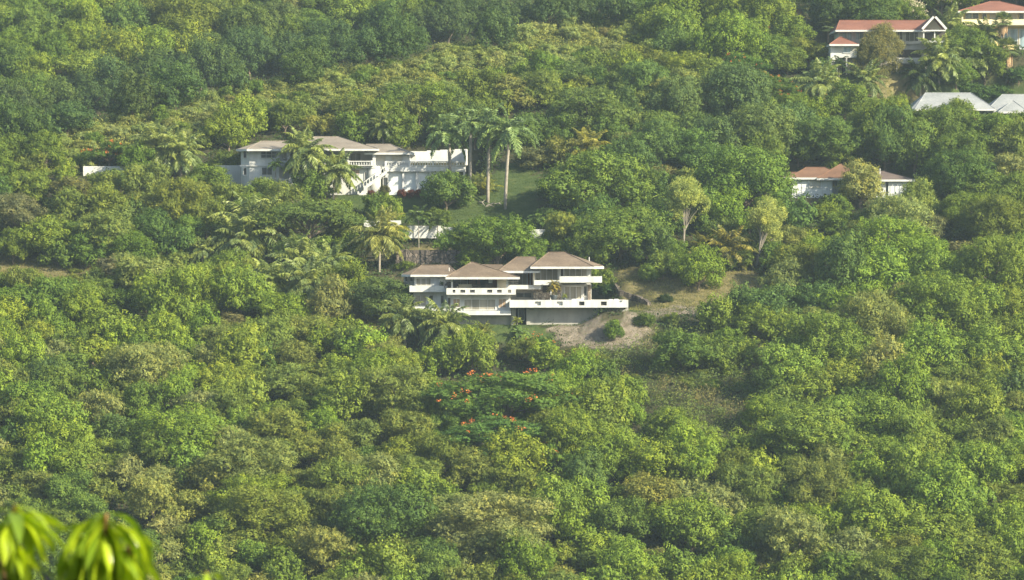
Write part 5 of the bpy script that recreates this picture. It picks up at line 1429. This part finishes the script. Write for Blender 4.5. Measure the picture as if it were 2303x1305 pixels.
H = House('yellow_house', 'pale yellow two-storey house with a red pyramid roof at the top right corner', 'house', 2230, 118, 603)
roof(H, M['roof_red'], 2155, 2345, 25, 2228, 2250, 3.5, 600.4, 614)
part(H, 'wall', M['yellow'], [(2163, 2340, 28, 62, 602.6, 9), (2166, 2340, 62, 125, 603.2, 9)], 603, 9)
part(H, 'balcony', M['paleyellow'], [(2163, 2340, 44, 56.5, 600.9, 0.3), (2163, 2340, 54.5, 58.5, 601.21, 1.4), (2163, 2166, 28, 44, 601.0, 0.3)], 601, 1)
window(H, 2171.5, 2186, 28.5, 42.5, 602.55, 1, M['blueglass']); window(H, 2187, 2201, 28.5, 42.5, 602.55, 1, M['darkglass'])
window(H, 2209, 2219.5, 30, 47, 602.55, 1, M['darkglass'], name='door'); window(H, 2226, 2241, 30, 44, 602.55, 2, M['lattice'])
window(H, 2270, 2288, 30, 44, 602.55, 2, M['lattice']); window(H, 2291, 2303, 29, 44, 602.55, 1, M['darkglass'])
window(H, 2166.5, 2206, 65, 110, 603.15, 2, M['blueglass'], fw=0.18, name='sliding_door')
window(H, 2252, 2290, 64, 100, 603.15, 2, M['blueglass'], fw=0.18, name='sliding_door')
window(H, 2292, 2330, 64, 112, 603.15, 2, M['blueglass'], fw=0.18, name='sliding_door')

H = House('white_roofed_cottage', 'cottage with a wide pale shingled hip roof above the hedge, left of the two', 'house', 2140, 262, 571, 'white roofed cottages')
roof(H, M['roof_white'], 2049, 2238, 245, 2081, 2184, 209.5, 566.5, 580, cl=0.6)
part(H, 'wall', M['white'], [(2062, 2232, 247, 266)], 568, 10)
window(H, 2100, 2118, 250, 262, 567.95, 2, M['darkglass'])
H = House('white_roofed_cottage', 'cottage with a pale hip roof and small front hip, cut by the right edge', 'house', 2280, 262, 570, 'white roofed cottages')
roof(H, M['roof_white'], 2219, 2345, 248.5, 2254, 2312, 213, 567, 579)
roof(H, M['roof_white'], 2246, 2312, 251, 2277, 2279, 227, 563.5, 570, label='small front hip roof')
part(H, 'wall', M['white'], [(2232, 2340, 251, 266, 568.4, 9), (2249, 2252, 252, 268, 564.2, 0.3), (2287, 2290, 252, 268, 564.2, 0.3)], 568, 9)

# ------------------------------------------------------------------ hedges, red bushes, logs, poles
def bush(u, v, w, label, col, hr=0.9, style='dense', name='bush', group=None):
    b = hit(u, v, 0.0); s = w / F * b[1] / 4
    root = empty(name, (b[0], b[1], b[2] - 0.55 * s), label, 'bush', group, RT.uniform(0, 6)); root.scale = (s, s, s * hr)
    cm, tm_, _ = proto(style, 4, RT.randrange(3))
    c_ = link('crown', cm, root); c_.color = (*col, 1); link('trunk', tm_, root)
for i, (uu, vv, ww, red) in enumerate([(835, 446, 19, 1), (865, 445, 26, 0), (904, 446, 21, 1), (925.5, 445.5, 20, 1), (945.5, 445, 21, 1), (757, 438, 24, 1)]):
    bush(uu, vv, ww, 'round %s clipped bush %s' % ('dark red' if red else 'green and red', ['at the foot of the villa stair tower', 'right of the villa stair tower', 'first of three before the garage doors', 'middle one of three before the garage doors', 'right one of three before the garage doors', 'behind the palm before the villa stairs'][i]), (0.10, 0.028, 0.02) if red else (0.075, 0.07, 0.02), 1.15, group='clipped bushes along the villa')
bush(1497, 680, 33, 'small round dark bush alone on the grass right of the house', (0.03, 0.05, 0.015), 0.75)
bush(1372, 672, 44, 'rounded dark bush at the right end of the terrace', (0.035, 0.07, 0.022), 0.9)
bush(1342, 676, 22, 'bright green bush beside the right wing wall', (0.09, 0.15, 0.03), 0.9)
bush(1090, 596, 60, 'frangipani bush with pale flowers behind the terraced house roof', (0.10, 0.15, 0.035), 0.9, 'clumpy')
bush(1132, 724, 22, 'yellow-green bush at the foot of the base wall', (0.13, 0.16, 0.03), 0.8)
def flowers_on(u, v, w, label):
    r = tree(u, v, w, 'n', label); 
    if not r: return
    rs = np.random.RandomState(int(u)); c, rr, flat = lobes_for(np.random.RandomState(int(u)), 6.5, 'fine')
    p, d = crown_points(rs, c, rr, flat, 260, 0.0); m = 8
    cen = np.repeat(p * 1.03, m, 0) + rs.normal(0, 0.14, (260 * m, 3))
    V, Q = leafquads(cen, rdir(rs, 260 * m), 0.17, 0.13, rs)
    s = np.array(r.scale)[0] ; 
    f = link('blossom', np_mesh('blossom', V, Q, M['flower'], rs.uniform(0, 1, 260 * m)), r); f['kind'] = 'stuff'; f.color = (0.7, 0.68, 0.6, 1)
    k = (w / F * 620 * 1.08 / 6.5) / s
    f.scale = (k, k, k)
flowers_on(2050, 30, 72, 'white flowering tree left of the yellow house roof, above the red roof')
flowers_on(2118, 12, 84, 'white flowering tree at the top edge beside the yellow house')
for i, (uu, vv) in enumerate([(2245, 222), (2205, 228), (2290, 212), (2170, 215)]):
    bush(uu, vv + 8, 60, ['second', 'first', 'third', 'hidden'][i] + ' rounded hedge bush behind the white cottage roofs', (0.06, 0.11, 0.025), 0.7)
# bleached logs on the lawn
for i, (p0, p1, r) in enumerate([((1078, 457), (1090, 463), .13), ((1094, 463), (1120, 459), .07), ((1092, 466), (1112, 466), .06), ((1116, 461), (1128, 463), .1)]):
    a = Vector(hit(*p0, 0.15)); b = Vector(hit(*p1, 0.15)); a.z += .12; b.z += .15
    m = MB(a); mid = a.lerp(b, .5) + Vector((0, 0, .2)); m.tube([a, mid, b], [r, r * .8, r * .5], 7)
    m.tube([mid, mid + Vector((.5, .2, .35))], [r * .5, r * .2], 5)
    o = m.build('fallen_log', M['palebark']); o.location = a
    tag(o, ['thick bleached log at the left end of the fallen branches', 'long thin bleached branch on the lawn', 'lower bleached branch on the lawn', 'short bleached log at the right end of the fallen branches'][i] + ' below the royal palms', 'log', 'bleached logs on the villa lawn')
# thin poles above the ridge
for i, (uu, v0, v1) in enumerate([(1316, -30, 42), (1347, 18, 40), (1246, 40, 54)]):
    D = float(crestD(uu)) + 2; b = P(uu, v1 + 8, D); t = P(uu, v0, D)
    m = MB(b); m.tube([b, t], 0.09 if i == 0 else 0.05, 6)
    if i == 2: m.tube([t - Vector((0, 0, .2)), t + Vector((.25, 0, .25)), t + Vector((.5, 0, -.1))], .05, 5)
    o = m.build('pole', M['palebark']); o.location = b
    tag(o, ['tall pale pole standing on the ridge crest at the top edge', 'shorter pale pole just right of the tall one on the ridge', 'short bent pale stump on the ridge crest left of the poles'][i], 'pole')

# ------------------------------------------------------------------ mango tree just below the viewpoint, its tips in view
def mango():
    D0 = 9.6
    gz = float(ground(-1.5, D0))
    root = empty('mango_tree', (-1.0, D0, gz), 'mango tree just below the viewpoint, drooping bright green leaf tips at bottom left', 'tree')
    org = Vector((-1.0, D0, gz))
    rs = random.Random(31)
    top = Vector((-1.0, D0, P(0, 1600, D0).z))
    MB(org).tube([(-1.0, D0, gz - 0.3), (-1.05, D0, gz + 2.0), (-0.95, D0 + .1, gz + 4.5), tuple(top)], [0.26, 0.2, 0.13, 0.05], 10).build('trunk', M['bark'], root, True)
    mst, nd, lk, b = newmat("orange_young_stem"); b.inputs["Base Color"].default_value = (0.22, 0.12, 0.04, 1); b.inputs["Roughness"].default_value = 0.5
    shoots = [  # tip px, lower px, D, n leaves, reach of the leaves
        ((36, 1132), (-18, 1250), 9.0, 44, 150, 1), ((10, 1235), (-30, 1340), 9.2, 44, 150, 1), ((240, 1150), (218, 1300), 9.1, 76, 140, 1),
        ((300, 1185), (262, 1330), 9.5, 28, 115, 1), ((190, 1215), (180, 1330), 9.3, 20, 100, 1), ((465, 1286), (452, 1360), 9.3, 10, 120, 1), ((140, 1300), (150, 1400), 9.8, 12, 120, 1), ((-60, 1180), (-80, 1300), 9.4, 12, 150, 1)]
    allV, allQ, allT = [], [], []
    off = 0
    for (tp, lo, D, nl, reach, _) in shoots:
        a, c = P(tp[0], tp[1], D), P(lo[0], lo[1], D + 0.15)
        st = MB(org)
        a = a - (a - c) * 0.04; st.tube([a, a.lerp(c, .5) + Vector((.008, 0, 0)), c], [0.004, 0.007, 0.010], 7)
        st.tube([c, c.lerp(top, .6) + Vector((0, 0, -0.2)), top], [0.013, 0.022, 0.035], 7)
        st.build('branch', mst, root, True)
        for i in range(nl):
            f = i / nl
            p = a.lerp(c, f * 0.85)
            az = rs.uniform(-1.1, 1.1) if rs.random() < .55 else rs.uniform(1.2, 5.0)       # mostly to the right
            L = reach / F * D * rs.uniform(0.75, 1.15)
            d = Vector((math.cos(az), math.sin(az) * 0.8, rs.uniform(-0.9, 0.5) - 0.3 * f)).normalized()
            W = L * rs.uniform(0.15, 0.23)
            n = 9; q = p.copy(); pts = [q.copy()]; dd = d.copy()
            g = rs.uniform(0.7, 2.8)
            for k in range(n):
                dd = (dd + Vector((0, 0, -1)) * g / n).normalized(); q = q + dd * L / n; pts.append(q.copy())
            vb = []
            for k, q in enumerate(pts):
                t_ = (pts[min(k + 1, n)] - pts[max(k - 1, 0)]).normalized()
                s_ = t_.cross(Vector((0, 0.3, 1))).normalized()
                if s_.length < .1: s_ = Vector((1, 0, 0))
                nn = s_.cross(t_).normalized()
                w = W * 0.5 * math.sin(min(1, (k / n) * 0.97 + 0.03) * math.pi) ** 0.75
                vb += [q - s_ * w + nn * w * 0.35, q, q + s_ * w + nn * w * 0.35]
            for k in range(n):
                for j in (0, 1):
                    allQ.append([off + 3 * k + j, off + 3 * k + j + 1, off + 3 * k + j + 4, off + 3 * k + j + 3])
            allV += [tuple(v_ - org) for v_ in vb]; off += len(vb)
            allT += [min(1, max(0, rs.gauss(0.55, 0.32)))] * (2 * n)
    me = np_mesh('leaves', np.array(allV), np.array(allQ), None, np.array(allT), smooth=True)
    ml = mat_leaf("mango_leaf", 0.28, 0.4, 0.6); me.materials.append(ml)
    o = link('crown', me, root); o.color = (0.24, 0.34, 0.03, 1)
mango()

# ------------------------------------------------------------------ haze
HAZE = 0.00015
if HAZE > 0:
    m, nd, lk, b = newmat("haze_air")
    pv = nd.new("ShaderNodeVolumePrincipled")
    pv.inputs["Color"].default_value = (0.66, 0.86, 1.0, 1); pv.inputs["Density"].default_value = HAZE; pv.inputs["Anisotropy"].default_value = 0.2
    nd.remove(b)
    lk.new(pv.outputs[0], nd["Material Output"].inputs["Volume"])
    hb = MB().box(-1510, 1510, -310, 2510, -80, 330).build('haze', m)
    tag(hb, 'thin pale haze over the valley', kind='stuff')

# ------------------------------------------------------------------ labels for the wooded slopes
REG = [  # first match wins: (test, words)
    (lambda u, v: v < np.interp(u, CU, CV) - 8 and u < 1440, [(0, 300, 'on the far hillside at left'), (300, 560, 'on the far hillside above the twin palms'), (560, 850, 'on the far hillside above the villa roof'), (850, 1150, 'on the far hillside above the royal palms'), (1150, 1500, 'on the far hillside near the ridge poles')]),
    (lambda u, v: v < 150, [(0, 900, 'on the near ridge crest at left'), (900, 1450, 'on the upper ridge slope below the poles'), (1450, 1780, 'left of the red-roofed house near the top'), (1780, 2600, 'around the red-roofed and yellow houses')]),
    (lambda u, v: v < 270, [(0, 480, 'on the left ridge above the twin palms'), (480, 800, 'on the ridge above the villa roof'), (800, 1120, 'on the ridge above the royal palms'), (1120, 1450, 'on the ridge right of the royal palms'), (1450, 1780, 'left of the hillside lawn'), (1780, 2600, 'around the hillside lawn')]),
    (lambda u, v: v < 400, [(0, 330, 'left of the twin palms'), (330, 540, 'between the twin palms and the villa'), (540, 960, 'just behind the villa roof'), (960, 1200, 'behind the royal palms'), (1200, 1500, 'right of the villa lawn'), (1500, 1800, 'above and left of the terracotta-roofed house'), (1800, 2080, 'between the cottages and the terracotta roof'), (2080, 2600, 'below the white-roofed cottages')]),
    (lambda u, v: v < 500, [(0, 250, 'at left edge level with the villa'), (250, 540, 'below the twin palms'), (540, 900, 'just below the white villa'), (900, 1290, 'around the white garden wall'), (1290, 1600, 'between villa lawn and pale tall tree'), (1600, 1800, 'left of the terracotta-roofed house'), (1800, 2600, 'below the terracotta-roofed house')]),
    (lambda u, v: v < 610, [(0, 250, 'above the straw strip at the left edge'), (250, 530, 'left of the broad coconut palm'), (530, 900, 'around the lower palm group'), (900, 1440, 'on the slope behind the terraced house'), (1440, 1800, 'around the golden palms'), (1800, 2100, 'right of the smaller pale tree'), (2100, 2600, 'at the right edge below the terracotta roof')]),
    (lambda u, v: v < 720, [(0, 250, 'below the straw strip at the left edge'), (250, 530, 'left of the lower palm group'), (530, 900, 'below the lower palm group'), (900, 1500, 'around the terraced house'), (1500, 1880, 'right of the brown lawn'), (1880, 2600, 'in right woods level with the terraced house')]),
    (lambda u, v: v < 840, [(0, 250, 'at left edge level with the palm row'), (250, 560, 'in the left woods below the palm group'), (560, 860, 'left of the row of small palms'), (860, 1330, 'below the terraced house garden'), (1330, 1700, 'below the bare earth bank'), (1700, 2000, 'right of the open scrub slope'), (2000, 2600, 'in right woods beyond the scrub slope')]),
    (lambda u, v: v < 960, [(0, 300, 'in the lower left woods'), (300, 600, 'in woods above the left mango leaves'), (600, 980, 'left of the largest flamboyant tree'), (980, 1450, 'around the two flamboyant trees'), (1450, 1720, 'at the foot of the scrub slope'), (1720, 2050, 'just right of the scrub slope foot'), (2050, 2600, 'in the lower right woods')]),
    (lambda u, v: v < 1080, [(0, 300, 'at lower left above the mango leaves'), (300, 620, 'up and right of the mango leaves'), (620, 960, 'in the lower woods left of centre'), (960, 1400, 'below the flat flamboyant tree'), (1400, 1720, 'below the foot of the scrub slope'), (1720, 2050, 'around the palest bush at lower right'), (2050, 2600, 'at the lower right edge')]),
    (lambda u, v: v < 1200, [(0, 300, 'just behind the mango leaf tips'), (300, 640, 'right of the mango leaf tips'), (640, 980, 'near the bottom left of centre'), (980, 1400, 'near the bottom centre'), (1400, 1720, 'near the bottom right of centre'), (1720, 2050, 'near the bottom at right'), (2050, 2600, 'near the bottom right corner')]),
    (lambda u, v: True, [(0, 640, 'along the bottom edge at left'), (640, 1000, 'along the bottom edge left of centre'), (1000, 1400, 'along the bottom edge at the centre'), (1400, 1720, 'along the bottom edge right of centre'), (1720, 2050, 'along the bottom edge at right'), (2050, 2600, 'in the bottom right corner')]),
]
ORD = ['leftmost', 'second from left', 'third from left', 'fourth from left', 'fifth from left', 'sixth from left', 'seventh from left', 'eighth from left', 'ninth from left', 'tenth from left', 'eleventh from left', 'twelfth from left', 'thirteenth from left', 'fourteenth from left', 'fifteenth from left', 'sixteenth from left']
buckets = {}
for t in TREES:
    root, kind, u, v, w, lab, words = t
    if lab:
        root['label'] = lab; continue
    for test, cols in REG:
        if test(u, v):
            ph = cols[-1][2] if u > cols[-1][1] else cols[0][2]
            for a, b, p in cols:
                if a <= u < b: ph = p; break
            break
    buckets.setdefault((words, ph), []).append(t)
for (words, ph), ts in buckets.items():
    ts.sort(key=lambda t: t[2])
    n = len(ts)
    for i, t in enumerate(ts):
        o = t[0]
        if n == 1: o['label'] = 'lone ' + words + ' ' + ph
        elif n == 2: o['label'] = ('left one of two ' if i == 0 else 'right one of two ') + words + 's ' + ph
        elif i == n - 1: o['label'] = 'rightmost of the ' + words + 's ' + ph
        else: o['label'] = (ORD[i] if i < len(ORD) else 'inner') + ' of the ' + words + 's ' + ph
        for a, b in (('trees', 'trees'), ('bushs', 'bushes')): o['label'] = o['label'].replace(a, b)
GRP = {'ridge_shrub': 'small shrubs covering the near ridge', 'evergreen_tree': 'dark clump-leaved trees of the slopes', 'broadleaf_tree': 'clump-leaved trees of the wooded slopes', 'scrub_tree': 'feathery scrub trees of the slopes', 'dry_bush': 'dry bushes among the trees', 'shrub_tree': 'small-leaved trees of the slopes',
       'shade_tree': 'dense dome-crowned trees', 'flamboyant_tree': 'flamboyant trees with orange flowers'}
for t in TREES:
    g = GRP.get(KIND[t[1]][1])
    if g and 'flower' not in (t[5] or 'x'): t[0]['group'] = g
    if t[1] == 'f': t[0]['group'] = GRP['flamboyant_tree']
print('TREES', len(TREES), {k: sum(1 for t in TREES if t[1] == k) for k in KIND})
